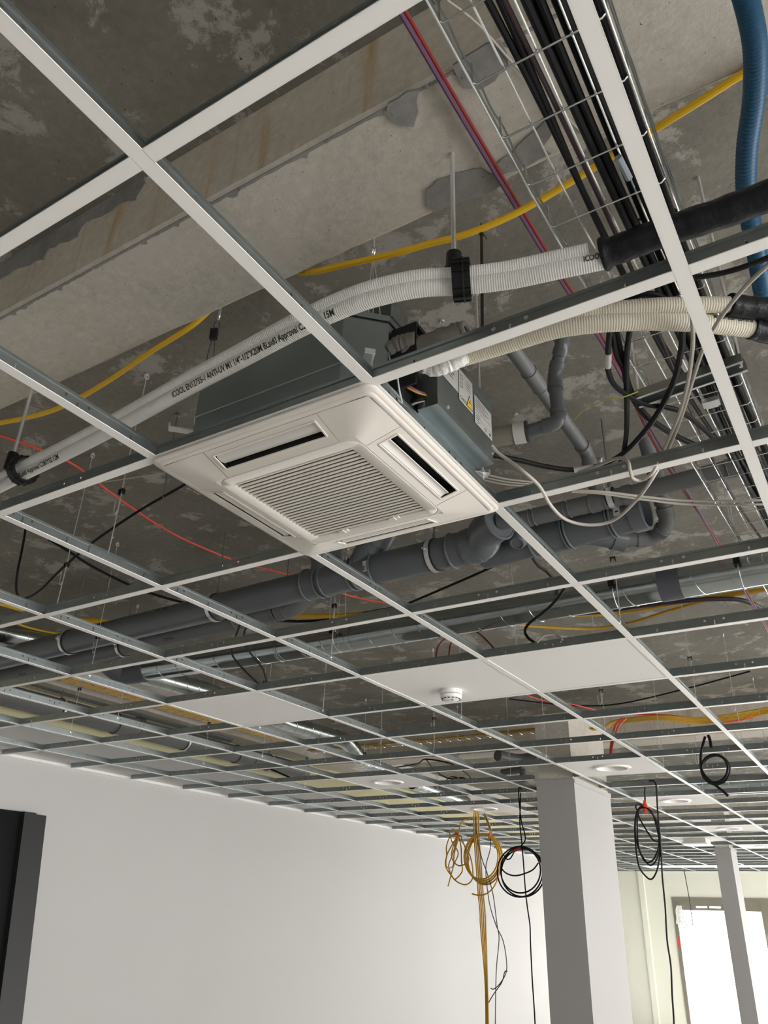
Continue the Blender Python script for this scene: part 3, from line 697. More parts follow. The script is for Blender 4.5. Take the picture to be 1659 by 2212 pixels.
# black taped continuation
Bt = smooth([at(1303, 563, .118), at(1345, 548, .118), at(1400, 527, .118), at(1470, 503, .118), at(1560, 474, .118), at(1659, 438, .118), at(1800, 390, .118)], 6)
m_ = MB(); R_ = [.0262 + (.004 if i < 3 else 0) + .0007 * math.sin(i * 1.3) + random.uniform(-.0004, .0004) for i in range(len(Bt))]; m_.tube([p + OFF * .45 for p in Bt], R_, 16)
solo('taped_pipe', m_, BLACKT, 'black tape wrapped pipe end continuing from the white insulated pair', 'pipe')
# pipe clips with threaded rods
def pipe_clip(u, v, label, ru, rv):
    c = at(u, v, ZP) + OFF * .5; i = min(range(len(P1)), key=lambda k: (P1[k] + OFF * .5 - c).length); c = P1[i] + OFF * .5; t = (P1[i + 1] - P1[i - 1]).normalized()
    th = thing('pipe_clip', label, 'pipe clip', c)
    m_ = MB(); m_.band(c, t, .0325, .034, .006, 28)
    for k in range(14):
        an = 2 * math.pi * k / 14; u_ = t.orthogonal().normalized(); w_ = t.cross(u_); d = u_ * math.cos(an) + w_ * math.sin(an); m_.obox(c + d * .0395, d * .0018, t * .016, t.cross(d) * .002)
    part(th, 'clip_ring', m_, BPL)
    m_ = MB(); m_.band(c + t * .004, t, .0405, .003, .0018, 28); part(th, 'clip_strap', m_, RUB)
    rp = at(ru, rv, ZP + .055); m_ = MB(); m_.cyl((rp.x, rp.y, ZP + .035), (rp.x, rp.y, ZP + .085), .0165, 18, .0155); m_.bar((rp.x, rp.y, ZP + .05), c + (V((rp.x, rp.y, c.z)) - c).normalized() * .034, .02, .03); part(th, 'rod_socket', m_, BPL)
    m_ = MB(); m_.cyl((rp.x, rp.y, ZP + .0), (rp.x, rp.y, ZS), .0048, 10); part(th, 'threaded_rod', m_, ZINC)
pipe_clip(1004, 612, 'black clip holding the white pipes near the cassette fittings', 981, 575)
pipe_clip(52, 1022, 'black clip holding the white pipes at the left picture edge', 24, 1000)
# long black cable tie from the yellow cables down to the bar
m_ = MB(); a, b_ = at(1040, 497, .44), at(1042, 716, .035); m_.bar(a, b_, .0065, .0016, up=(0, 1, 0)); m_.torus(a, V((.9, .3, 0)), .014, .002, 14, 6); m_.obox(a + V((0, 0, -.014)), (.004, 0, 0), (0, .003, 0), (0, 0, .004)); m_.bar(a + V((.004, 0, -.014)), a + V((.012, 0, -.035)), .004, .0014)
solo('cable_tie', m_, BPL, 'long black cable tie hanging from the yellow cable to the ceiling bar', 'cable tie')

# cream pipes to the right
Zc = .105
C1 = smooth([at(u, v, Zc) for u, v in [(935, 796), (1000, 773), (1100, 742), (1200, 712), (1300, 698), (1400, 694), (1500, 697), (1625, 710)]], 8)
C2 = smooth([at(u, v, Zc + .022) for u, v in [(985, 755), (1100, 722), (1200, 690), (1300, 672), (1400, 662), (1480, 659), (1575, 658)]], 8)
cp = thing('insulated_pipe', 'cream ribbed insulated pipe pair curving right from the cassette', 'pipe', C1[20])
m_ = MB(); m_.tube(C1, .0185, 18); c1 = part(cp, 'lower_pipe', m_, CPIPE)
m_ = MB(); m_.tube(C2, .0160, 18); part(cp, 'upper_pipe', m_, CPIPE)
pprint(c1, C1, .0185, 'MI: DOP 2020 - CU-PEX G', .0150, 1526, 1620, V((-.2, -1, .15)))
for nm, pts, lab in ((0, [(1575, 658), (1610, 664), (1659, 668), (1740, 680), (1830, 700)], 'upper black taped end of the cream pipes'), (1, [(1622, 708), (1659, 718), (1740, 740), (1830, 770)], 'lower black taped end of the cream pipes')):
    B_ = smooth([at(u, v, Zc + (.022 if nm == 0 else 0)) for u, v in pts], 6); m_ = MB(); m_.tube(B_, [.0225 + .0006 * math.sin(i * 1.7) for i in range(len(B_))], 16); solo('taped_pipe', m_, BLACKT, lab, 'pipe')

# ------------------------------------------------------------------ grey drain pipes
def pipe_run(name, label, pts, r, mt, sockets=(), ends=(False, False), cat='pipe', bend=1.5):
    P = [V(p) for p in pts]; t = thing(name, label, cat, P[0]); n = len(P); prev = P[0]
    for i in range(n - 1):
        d = (P[i + 1] - P[i]).normalized(); a = P[i] if i == 0 else P[i] + d * r * bend; b_ = P[i + 1] if i == n - 2 else P[i + 1] - d * r * bend
        if (b_ - a).dot(d) > .001: m_ = MB(); m_.cyl(a, b_, r, 28); part(t, 'pipe_section', m_, mt)
        if i < n - 2:
            d2 = (P[i + 2] - P[i + 1]).normalized(); s_ = P[i + 1] - d * r * bend; e = P[i + 1] + d2 * r * bend
            arc = [s_ * (1 - q) ** 2 + P[i + 1] * 2 * q * (1 - q) + e * q * q for q in [k / 8 for k in range(9)]]
            m_ = MB(); m_.tube(arc, r * 1.07, 24); m_.cyl(s_ - d * r * .95, s_ + d * .001, r * 1.17, 28); m_.cyl(e - d2 * .001, e + d2 * r * .95, r * 1.17, 28)
            m_.torus(s_ - d * r * .95, d, r * 1.14, r * .06, 28, 6); m_.torus(e + d2 * r * .95, d2, r * 1.14, r * .06, 28, 6); part(t, 'elbow', m_, mt)
    for (s0, s1, i) in sockets:                  # along segment i, fractions
        a = P[i].lerp(P[i + 1], s0); b_ = P[i].lerp(P[i + 1], s1); d = (b_ - a).normalized(); m_ = MB(); m_.cyl(a, b_, r * 1.07, 28)
        for q in (a, b_): m_.torus(q, d, r * 1.085, r * .075, 28, 8)
        part(t, 'socket', m_, mt)
    return t
def clamp(c, axis, r, label, group=None, top=ZS):
    t = thing('pipe_clamp', label, 'pipe clamp', c, group); ax = V(axis).normalized()
    m_ = MB(); m_.band(c, ax, r, .030, .005, 32); part(t, 'rubber_lining', m_, RUB)
    m_ = MB(); m_.band(c, ax, r + .005, .019, .002, 32); s_ = V((0, 0, 1)).cross(ax).normalized()
    for e in (-1, 1): m_.obox(V(c) + s_ * e * (r + .014), s_ * .008, ax * .009, V((0, 0, .004))); m_.cyl(V(c) + s_ * e * (r + .016) + V((0, 0, -.012)), V(c) + s_ * e * (r + .016) + V((0, 0, .014)), .0035, 8)
    part(t, 'steel_band', m_, ZINC)
    m_ = MB(); m_.cyl(V(c) + V((0, 0, r + .004)), (c[0], c[1], top), .004, 8); m_.cyl(V(c) + V((0, 0, r + .004)), V(c) + V((0, 0, r + .03)), .008, 8); part(t, 'hanger_rod', m_, GALV)
RM = .0625
def L1(x): return V((x, 2.050 - .036 * (x + .85), .33))
A0_, A1_ = L1(-4.6), L1(-.47)
t1 = pipe_run('drain_pipe', 'long thick grey drain pipe below the concrete, left of the cassette', [A0_, A1_], RM, PVC, sockets=((.807, .824, 0), (.831, .866, 0), (.872, .894, 0), (.981, 1.0, 0)))
def xat(u, v): return at(u, v, .33)
for nm, u, v, sz in (('DYKA', 250, 1352, .05),):
    m_ = MB(); path = [A0_ + (A1_ - A0_) * (k / 60) for k in range(61)]
    for s, x0, w_ in (('DYKA', -2.66, .09), ('--- -- ---- - --  o o  -- --- -', -2.53, .62)):
        vs, fs = text_faces(s, .026); wd = max(p[0] for p in vs); pipe_text(m_, s, .026, path, RM, x0 + 4.6, V((0, -1, .62)), True, w_ / wd)
    part(t1, 'print', m_, INK)
# Y branch rising to the right end, with thin pipe leaving it
e0 = at(1000, 1190, .33); e1 = at(1078, 1128, .36)
m_ = MB(); arc = smooth([A1_ + V((-.02, 0, 0)), A1_ + V((.05, -.01, 0)), A1_.lerp(e1, .55) + V((0, 0, .006)), e1], 6); m_.tube(arc, RM * 1.08, 28); d = (e1 - arc[-5]).normalized(); m_.torus(e1, d, RM * 1.06, .006, 28, 8); m_.cyl(A1_ + V((-.02, 0, 0)), A1_ + V((.045, -.003, 0)), RM * 1.14, 28); part(t1, 'branch_elbow', m_, PVC)
m_ = MB(); m_.cyl(e1 - d * .02, e1 + d * .004, RM * .98, 28); m_.cyl(e1, e1 + V((.05, .0, 0)), .033, 20); part(t1, 'reducer', m_, PVC)
# upward branch behind the cassette
b0 = at(775, 1240, .33); m_ = MB(); bd = V((.10, -.02, .13)); bs = L1(b0.x) ; m_.cyl(bs, bs + bd * 1.15, RM * .97, 28); m_.cyl(bs + bd * .85, bs + bd * 1.6, RM * 1.1, 28); m_.torus(bs + bd * 1.6, bd, RM * 1.06, .006, 28, 8); part(t1, 'upward_branch', m_, PVC)
m_ = MB(); b2 = L1(at(690, 1250, .33).x); m_.cyl(b2, b2 + V((0, 0, .13)), RM * 1.0, 28); m_.cyl(b2 + V((0, 0, .1)), b2 + V((0, 0, .17)), RM * 1.1, 28); part(t1, 'upright_branch', m_, PVC)
m_ = MB(); q = L1(at(800, 1225, .33).x); fr = V((0, -1, -.15)).normalized(); o_ = q + fr * (RM * 1.075 + .001); m_.obox(o_, (.012, 0, 0), V((0, -.15, 1)).normalized() * .022, fr * .0006); sl_ = part(t1, 'sticker', m_, LABELW)
m_ = MB()
for k in range(5): m_.obox(o_ + fr * .001 + V((-.006, 0, .014 - .007 * k)), (.004, 0, 0), V((0, -.15, 1)).normalized() * .0022, fr * .0003)
part(sl_, 'print', m_, INK)
clamp(L1(at(935, 1197, .33).x), (1, -.03, 0), RM, 'steel and rubber clamp on the thick grey pipe right beside the cassette')
clamp(L1(at(480, 1318, .33).x), (1, -.03, 0), RM, 'steel and rubber clamp in the middle of the thick grey pipe')
clamp(L1(at(153, 1388, .33).x), (1, -.03, 0), RM, 'steel and rubber clamp near the left end of the thick grey pipe')
# second thinner pipe behind
p2a, p2b = at(-60, 1478, .33), at(648, 1304, .33)
t2 = pipe_run('drain_pipe', 'thinner grey drain pipe running just behind the thick grey pipe', [p2a, p2b, p2b + V((.10, -.02, .10))], .05, PVCT, sockets=((.86, .95, 0),))
m_ = MB(); path = [p2a + (p2b - p2a) * (k / 60) for k in range(61)]; LL = (p2b - p2a).length
for uu in (363, 55, 640):
    s0 = slen(path, uu)
    if s0 < LL - .2:
        vs, fs = text_faces('DYKA', .022); wd = max(p[0] for p in vs); pipe_text(m_, 'DYKA', .022, path, .05, s0, V((0, -.75, -.66)), True, .075 / wd)
part(t2, 'print', m_, INK)
clamp(p2a.lerp(p2b, slen(path, 620) / LL), p2b - p2a, .05, 'dark clamp on the thinner grey pipe near its right end'); clamp(p2a.lerp(p2b, slen(path, 268) / LL), p2b - p2a, .05, 'dark clamp in the middle of the thinner grey pipe'); clamp(p2a.lerp(p2b, slen(path, 12) / LL), p2b - p2a, .05, 'dark clamp on the thinner grey pipe at the left picture edge')
# thick pipe group on the right
d0, d1 = at(1045, 1196, .36), at(1372, 1108, .36); d0.z = d1.z = .36
t3 = pipe_run('drain_pipe', 'thick grey drain pipe with open socket right of the cassette', [d0, d1], RM, PVC, sockets=((.36, .58, 0), (.60, .86, 0), (.88, 1.02, 0)))
m_ = MB(); dd = (d1 - d0).normalized(); m_.band(d1 + dd * .015, dd, RM * .98, .05, .011, 32); part(t3, 'open_socket', m_, PVC)
m_ = MB(); q = d0.lerp(d1, .92); o_ = q + fr * (RM * 1.09); m_.obox(o_, dd * .012, V((0, -.15, 1)).normalized() * .016, fr * .0006); sl_ = part(t3, 'sticker', m_, LABELW)
m_ = MB(); m_.obox(o_ + fr * .001, dd * .006, V((0, -.15, 1)).normalized() * .003, fr * .0003); part(sl_, 'print', m_, INK)
br0 = d0.lerp(d1, .62); br1 = at(1350, 1166, .335); br2 = at(1412, 1164, .335); br3 = at(1444, 1130, .36); br4 = at(1424, 1055, .47)
m_ = MB(); m_.tube(smooth([br0, br0.lerp(br1, .5), br1], 5), [.045] * 5 + [.043] * 6, 24); m_.cyl(br1 - (br1 - br0).normalized() * .05, br1, .047, 24); part(t3, 'side_branch', m_, PVC)
pipe_run('drain_pipe', 'dark grey elbow pipe climbing beside the open thick pipe', [br1 - (br1 - br0) * .1, br2, br3, br4, br4 + V((-.02, -.02, .2))], .027, PVCT, sockets=((.2, .5, 0),), bend=1.2)
cap = at(1119, 1166, .33); m_ = MB(); m_.tube([cap + V((.0, .02, .04)), cap + V((0, .0, .0)), cap + V((0, -.012, -.018))], [.040, .040, .028], 24); m_.torus(cap + V((0, -.012, -.019)), (0, .55, .83), .024, .004, 20, 6); part(t3, 'end_cap', m_, PVC)
f0 = at(1105, 1133, .375); f1 = at(1320, 1078, .385); f2 = at(1760, 965, .40); f0.z = f1.z = .385
pipe_run('drain_pipe', 'slim grey waste pipe running right above the open thick pipe', [f0, f1, f2], .030, PVCT, sockets=((.02, .20, 0), (.25, .55, 0), (.6, .95, 0), (.60, .66, 1)))
clamp(at(1320, 1075, .39), f2 - f1, .031, 'small clamp on the slim grey waste pipe under its long rod')
# vertical pipe with elbow running along the slab
g0 = at(1090, 730, .63); g1 = at(1268, 978, .63); g2 = at(1288, 1012, .50); g2 = V((g1.x + .01, g1.y + .05, .42))
pipe_run('drain_pipe', 'grey waste pipe lying against the concrete beside the cassette', [g0, g1, g2], .024, PVCT, sockets=((.25, .38, 0),))
# condensate drain of the cassette
k0 = V((.03, 1.10, .17)); k1 = at(1140, 932, .19); k2 = at(1208, 912, .19)
pipe_run('condensate_drain', 'grey condensate drain with double elbow rising from the cassette', [k1 - (k2 - k1) * .1, k2, k2 + V((-.002, -.004, .14)), k2 + V((.045, -.045, .215)), at(1183, 700, .60)], .0175, PVC, bend=1.35)
m_ = MB(); s0 = at(1062, 945, .19); sd = (k1 - s0).normalized(); m_.cyl(s0 - sd * .04, k1 - sd * .012, .0265, 22); o = solo('drain_sleeve', m_, BPIPE, 'beige insulated drain stub leaving the side of the cassette', 'pipe sleeve', org=s0)
m_ = MB(); m_.band(k1 - sd * .02, sd, .0268, .03, .0025, 24); part(o, 'white_tape', m_, mat('white_tape', (.62, .62, .60), .5))
m_ = MB(); m_.band(k1 - sd * .001, sd, .017, .006, .012, 24); part(o, 'seal_ring', m_, GREYC)

# ------------------------------------------------------------------ spiral ducts
def duct(name, label, pts, r, mt=DUCT, pitch=.137, cat='duct', k=1, group=None):
    P = [V(p) for p in pts]; P = smooth(P, 8) if k > 1 else P; t = thing(name, label, cat, P[0], group); m_ = MB(); m_.tube(P, r, 40, caps=False); part(t, 'duct_wall', m_, mt)
    D = [0]
    for i in range(1, len(P)): D.append(D[-1] + (P[i] - P[i - 1]).length)
    n = int(D[-1] / pitch * 28); H = []
    for q in range(n + 1):
        s_ = D[-1] * q / n; i = 0
        while i < len(P) - 2 and D[i + 1] < s_: i += 1
        tt = (P[i + 1] - P[i]).normalized(); c = P[i] + tt * (s_ - D[i]); u_ = V((0, 0, 1)); u_ = (u_ - tt * u_.dot(tt)).normalized() if abs(tt.z) < .95 else V((0, 1, 0)); w_ = tt.cross(u_); an = 2 * math.pi * s_ / pitch
        H.append(c + (u_ * math.cos(an) + w_ * math.sin(an)) * (r + .0004))
    m_ = MB(); m_.tube(H, .0016, 5, caps=False); part(t, 'spiral_seam', m_, mt)
    return t
RD = .0635; ZD = .275
s0, s1, s2 = at(300, 1447, ZD), at(1000, 1341, ZD), at(1620, 1231, ZD); ym = (s1.y + s2.y) / 2
da, db_ = V((s0.x, s0.y + .02, ZD)), V((1.6, ym, ZD))
td = duct('spiral_duct', 'long shiny spiral duct crossing behind the grey drain pipes', [da, V((-1.6, (s0.y + ym) / 2 + .03, ZD)), V((-.8, ym, ZD)), db_], RD)
m_ = MB(); q = at(1450, 1263, ZD); m_.band((q.x, ym, ZD), (1, 0, 0), RD + .0008, .085, .0016, 40); part(td, 'grey_tape', m_, TAPEG)
for u in (760, 600):
    q = at(u, 1380 if u > 700 else 1398, ZD); yy = ym if q.x > -.8 else s0.y + (ym - s0.y) * .6; m_ = MB()
    c_ = min([(abs(px(V(p))[0] - u), p) for p in [da.lerp(V((-1.6, (s0.y + ym) / 2 + .03, ZD)), k / 20) for k in range(21)] + [V((-1.6, (s0.y + ym) / 2 + .03, ZD)).lerp(V((-.8, ym, ZD)), k / 20) for k in range(21)]])[1]
    m_.torus(c_, (1, .03, 0), RD + .001, .003, 36, 6); m_.torus(V(c_) + V((.012, 0, 0)), (1, .03, 0), RD + .001, .002, 36, 6); part(td, 'joint_ring', m_, DUCT)
# taped bend at its left end and the duct going on
te = [da + V((.06, 0, 0)), da, at(268, 1452, ZD), at(238, 1432, .31), at(222, 1408, .36)]
m_ = MB(); m_.tube(smooth(te, 6), RD + .004, 32); solo('taped_bend', m_, TAPEG, 'grey taped duct bend at the left end of the long spiral duct', 'duct bend')
duct('spiral_duct', 'short bright spiral duct behind the thick grey pipe at the left edge', [at(-60, 1352, .50), at(25, 1372, .50), at(110, 1390, .50), at(220, 1415, .50)], RD)
duct('spiral_duct', 'bright spiral duct running away under the left ceiling bars', [at(305, 1455, .40), at(440, 1492, .40), at(620, 1562, .42), at(722, 1592, .42)], RD, pitch=.10)
duct('spiral_duct', 'bright bent duct dipping toward the left wall', [at(722, 1592, .42), at(748, 1602, .40), at(768, 1625, .34), at(790, 1650, .30), at(840, 1668, .28)], .066, k=2, pitch=.08)
duct('spiral_duct', 'bright spiral duct seen past the nearer downlight tile', [at(890, 1690, .20), at(1005, 1732, .20)], RD, pitch=.09)
duct('spiral_duct', 'far horizontal spiral duct right of the large column', [at(1325, 1708, .36), at(1500, 1699, .36), at(1800, 1684, .36)], .10)
# dark pipes along the left wall
wq = [at(-40, 1520, .34), at(202, 1577, .34), at(600, 1668, .34)]
a_, b_ = V((-4.45, 2.7, .36)), V((-4.45, 6.3, .36))
tw = pipe_run('drain_pipe', 'dark grey wall pipe running away along the left wall', [a_, b_], .075, PVCT, sockets=((.3, .36, 0), (.7, .76, 0)))
for k, yy in enumerate((3.25, 4.55, 5.7)): clamp((-4.45, yy, .36), (0, 1, 0), .075, 'steel clamp on the dark wall pipe', 'wall pipe clamps')
tw2 = pipe_run('drain_pipe', 'thinner dark pipe above the wall pipe at the left wall', [V((-4.52, 2.6, .53)), V((-4.52, 5.2, .50))], .035, PVCT, sockets=((.5, .56, 0),))
for (yy, xx) in ((2.9, -4.3), (4.05, -4.3), (5.1, -4.3)):
    pass
for u, v, zt, lab in ((67, 1500, .70, 'short dark pipe stub hanging at the left edge under the concrete'), (303, 1552, .70, 'short dark pipe stub under the concrete by the left wall')):
    q = at(u, v, .5); m_ = MB(); m_.cyl((q.x, q.y, .42), (q.x, q.y, ZS), .05, 20); m_.cyl((q.x, q.y, .42), (q.x, q.y, .50), .056, 20); solo('pipe_stub', m_, PVCT, lab, 'pipe')
# pipe stub near beam behind column
p_ = [at(1075, 1632, .40), at(1120, 1640, .40), at(1165, 1634, .42)]; m_ = MB(); m_.tube(smooth(p_, 6), .05, 18); solo('drain_pipe', m_, PVCT, 'dark curved pipe under the far beam left of the large column', 'pipe')
p_ = [at(1085, 1668, .30), at(1130, 1662, .30), at(1150, 1675, .30)]; m_ = MB(); m_.tube(p_[:2], .03, 14); m_.tube([p_[1], p_[1] + V((0, 0, -.12))], .034, 14); solo('drain_pipe', m_, PVCT, 'small dark pipe with drop beside the large column head', 'pipe')

# ------------------------------------------------------------------ wire mesh cable tray
def tray(name, label, fpos, y0, y1, wd, hs, pitch, rw=.0019, wavy=True, group=None, nlong=4):
    # fpos(s, a, h): point along the tray (s), across (a in 0..wd), height h
    t = thing(name, label, 'cable tray', fpos((y0 + y1) / 2, wd / 2, 0), group); n = int((y1 - y0) / pitch)
    for k in range(nlong + 1):
        a = wd * k / nlong; m_ = MB(); m_.tube([fpos(y0 + (y1 - y0) * i / 24, a, .004) for i in range(25)], rw, 6); part(t, 'long_wire', m_, ZWIRE)
    for a in (0, wd):
        for h in ((hs * .55, hs) if hs > .03 else (hs,)):
            m_ = MB(); pts = []; N_ = n * 6
            for i in range(N_ + 1):
                s_ = y0 + (y1 - y0) * i / N_; wv = .006 * math.sin(2 * math.pi * i / 6.0) if (wavy and h == hs) else 0
                pts.append(fpos(s_, a + (-.004 if a == 0 else .004), h + wv))
            m_.tube(pts, rw, 5); part(t, 'side_wire', m_, GALV)
    for k in range(n + 1):
        s_ = y0 + pitch * k; m_ = MB(); m_.tube([fpos(s_, 0, hs), fpos(s_, 0, .008), fpos(s_, .008, 0), fpos(s_, wd - .008, 0), fpos(s_, wd, .008), fpos(s_, wd, hs)], rw, 6); part(t, 'cross_wire', m_, ZWIRE)
    return t
def ztr(y): return .165 if y < .55 else .165 + .075 * (y - .55)
def xtr(y): return .403 if y < .5 else .403 + .012 * min(y - .5, 2)
FT1 = lambda s_, a, h: V((xtr(s_) + a, s_, ztr(s_) + h))
tray('cable_tray', 'galvanised wire mesh cable tray with black cables at the right', FT1, -.18, 3.72, .205, .055, .105)
# cables in it
def cable(name, label, pts, r, mt, k=6, group=None, n=8, cat='cable'):
    m_ = MB(); m_.tube(smooth(pts, k), r, n); return solo(name, m_, mt, label, cat, group)
for c in range(9):
    a = .115 + .0095 * c * 1.05; ph = random.random() * 6
    r = .0062 if c % 3 else .0072
    pts = [FT1(-.2 + .3 * i, min(.198, a + .004 * math.sin(i * .9 + ph)), .012 + (.011 if c % 2 else 0)) for i in range(14)]
    cable('black_cable', 'black power cable in the bundle along the right side of the mesh tray', pts, r, BLACK, 4, 'black cables bundled in the mesh tray')
for c, (a0, sw_) in enumerate(((.050, .012), (.062, .016))):
    pts = [FT1(-.2 + .24 * i, a0 + sw_ * math.sin(i * .8 + c) + .012 * i * .5, .012) for i in range(17)]
    cable('black_cable', ['black cable lying loose in the left half of the mesh tray', 'second black cable lying loose in the left half of the mesh tray'][c], pts, .0055, BLACK, 4)
cable('dark_cable', 'dark purple cable lying along the left edge of the mesh tray', [FT1(-.2 + .3 * i, .075 + .02 * math.sin(i * .7), .010) for i in range(12)], .004, mat('dark_purple', (.05, .025, .035), .5), 4)
m_ = MB(); q = FT1(.67, .16, .012); m_.torus(q, (0, 1, 0), .045, .003, 20, 6); o = solo('cable_tie', m_, BPL, 'black cable tie round the bundle in the mesh tray', 'cable tie')
# white sleeve on one cable
m_ = MB(); m_.cyl(FT1(.47, .150, .0), FT1(.52, .153, .0), .0062, 8); solo('cable_sleeve', m_, mat('grey_blue_tag', (.30, .34, .40), .5), 'pale blue grey tag on a black cable in the mesh tray', 'cable tag')
# galvanised strut under the tray
a_, b_ = at(1372, 856, .15), at(1606, 774, .15); t = thing('strut_channel', 'galvanised slotted steel channel under the mesh tray', 'steel channel', a_); d = (b_ - a_).normalized(); s_ = V((0, 0, 1)).cross(d).normalized(); mid = (a_ + b_) / 2; hl = (b_ - a_).length / 2
m_ = MB(); m_.obox(mid, d * hl, s_ * .0205, V((0, 0, .0012)))
for e in (-1, 1): m_.obox(mid + s_ * e * .0205 + V((0, 0, -.010)), d * hl, s_ * .0012, V((0, 0, .0105)))
part(t, 'channel', m_, GALV)
for e in (-1, 1):
    m_ = MB(); m_.obox(mid + s_ * e * .0185 + V((0, 0, -.0205)), d * hl, s_ * .0032, V((0, 0, .001))); part(t, 'channel_lip', m_, ZINC)
m_ = MB()
for k in range(4): m_.obox(mid + d * (hl * (-.66 + .44 * k)) + V((0, 0, -.0016)), d * .013, s_ * .0055, V((0, 0, .0006)))
part(t, 'slot', m_, VOID)
for e in (-.93, .93):
    q = mid + d * hl * e; rt = MB(); rt.cyl((q.x, q.y, .13), (q.x, q.y, ZS), .004, 8); part(t, 'threaded_rod', rt, ZINC)
# yellow green earth wire
cable('earth_wire', 'thin yellow green earth wire hanging from the steel channel end', [at(1378, 846, .13), at(1345, 858, .12), at(1310, 862, .13), at(1290, 872, .16), at(1265, 882, .18), at(1245, 902, .2), at(1236, 912, .22)], .0014, mat('yellow_green', (.48, .50, .10), .5), 5)
# tray joint clip
q = FT1(1.33, .12, -.004); m_ = MB(); m_.obox(q, (.02, 0, 0), (0, .014, 0), (0, 0, .006)); m_.obox(q + V((0, 0, -.006)), (.014, 0, 0), (0, .016, 0), (0, 0, .002)); solo('tray_clip', m_, ZINC, 'small zinc joint clip under the mesh tray', 'clip')

# purple and red cables along the slab
yl = [-.6, 0, .22, .45, .7, 1.03, 1.3, 1.8, 2.2, 2.8, 3.6, 4.4]; Zp = ZB - .012
xs = [.262, .264, .268, .270, .274, .282, .296, .299, .303, .309, .315, .32]
cable('purple_cable', 'purple cable running under the beam beside a red one', [V((x, y, Zp)) for x, y in zip(xs, yl)], .0046, PURP, 4)
cable('dark_red_cable', 'dark red cable running under the beam beside the purple one', [V((x + .0085 + (.012 if 1.5 < y < 2.4 else 0) * -1.9, y, Zp + .002)) for x, y in zip(xs, yl)], .0038, DRED, 4)
# thin white conduit over the beam patch
cable('thin_grey_cable', 'thin grey cable slanting across the beam behind the mesh tray', [at(965, 0, ZB - .006), at(1035, 55, ZB - .006), at(1120, 150, ZB - .006), at(1245, 275, ZB - .006), at(1300, 330, ZB + .05)], .0024, BEIGE, 4)
# blue corrugated hose
H = smooth([at(1585, -80, .40), at(1612, 0, .40), at(1631, 100, .40), at(1629, 210, .40), at(1614, 320, .40), at(1613, 425, .39), at(1630, 520, .37), at(1646, 620, .36), at(1665, 720, .36)], 26)
m_ = MB(); m_.tube(H, [.0185 + (.0020 if i % 2 else -.0016) for i in range(len(H))], 18); hs_ = solo('corrugated_hose', m_, HOSE, 'blue corrugated hose hanging down the right picture edge', 'hose')
i = min(range(len(H)), key=lambda k: abs(px(H[k])[1] - 415)); m_ = MB(); m_.band(H[i], H[i + 1] - H[i - 1], .0205, .012, .004, 24); part(hs_, 'white_clip', m_, TILE)

# yellow cables in the foreground
for c in range(2):
    dz = -.011 * c; dy = .004 * c
    pts = [(-60, 930), (0, 914), (60, 902), (120, 884), (180, 855), (250, 812), (330, 757), (415, 703)]
    zz = [.46, .46, .46, .46, .465, .475, .488, .505]
    Pq = [at(u, v, z + dz) for (u, v), z in zip(pts, zz)] + [aty(470, 650, .70) + V((0, 0, dz)), aty(540, 612, .705) + V((0, 0, dz)), aty(610, 582, .70) + V((0, 0, dz))]
    Pq = [Pq[0] + V((-2.0, .0, .03)), Pq[0] + V((-1.0, .02, .02))] + Pq
    pts2 = [(670, 588), (740, 573), (850, 548), (930, 526), (1000, 508), (1080, 477), (1160, 436), (1290, 358), (1400, 288), (1500, 226), (1600, 162), (1700, 100)]
    zz2 = [.505, .48, .455, .447, .44, .445, .455, .47, .475, .48, .484, .484]
    Pq += [at(u, v, z + dz) for (u, v), z in zip(pts2, zz2)]
    cable('yellow_cable', ['upper bright yellow cable of the pair hanging below the near beam', 'lower bright yellow cable of the pair hanging below the near beam'][c], Pq, .0078, YEL, 6)
# long red cable at the slab, left
cable('red_cable', 'bright red cable lying under the concrete left of the cassette', [at(-300, 800, .66), at(-150, 880, .66), at(-40, 926, .66), at(0, 941, .66), at(80, 968, .66), at(160, 1004, .655), at(230, 1057, .65), at(300, 1107, .65), at(360, 1145, .65), at(420, 1175, .65), at(520, 1215, .66), at(640, 1246, .66), at(760, 1288, .66), at(860, 1306, .66), at(930, 1315, .66)], .0055, RED, 5)
# black loose cables, left
cable('black_cable', 'black cable hanging in a loop at the left edge behind the bars', [at(420, 1032, .40), at(390, 1052, .38), at(300, 1104, .34), at(200, 1172, .28), at(130, 1232, .22), at(90, 1272, .18), at(60, 1291, .17), at(42, 1290, .18), at(35, 1272, .20), at(38, 1235, .26), at(47, 1190, .36), at(54, 1150, .46), at(56, 1110, .60)], .005, BLACK, 6)
cable('black_cable', 'black cable dropping from the left bar to the thick grey pipe', [at(105, 1165, .55), at(150, 1192, .50), at(200, 1224, .48), at(280, 1264, .47), at(340, 1286, .47), at(400, 1302, .47), at(470, 1310, .5)], .0062, BLACK, 6)
for lab, pts in (('left of two short black cables hanging before the long spiral duct', [(520, 1345), (508, 1378), (500, 1405), (508, 1425), (535, 1455), (562, 1480)]), ('right of two short black cables hanging before the long spiral duct', [(545, 1335), (528, 1365), (530, 1392), (548, 1420), (568, 1445), (576, 1475)])):
    cable('black_cable', lab, [at(u, v, .16 - .02 * i) for i, (u, v) in enumerate(pts)], .0045, BLACK, 6)
cable('black_cable', 'black cable drooping in front of the spiral duct to the white tile', [at(1218, 1272, .17), at(1205, 1292, .17), at(1180, 1318, .16), at(1145, 1345, .14), at(1134, 1362, .12), at(1140, 1377, .09), at(1154, 1388, .05)], .006, BLACK, 6)
cable('black_cable', 'black cable rising from the bar to the thick grey pipe', [at(860, 1313, .42), at(930, 1283, .44), at(1000, 1253, .46), at(1060, 1226, .48), at(1100, 1205, .50), at(1120, 1190, .52)], .0058, BLACK, 6)
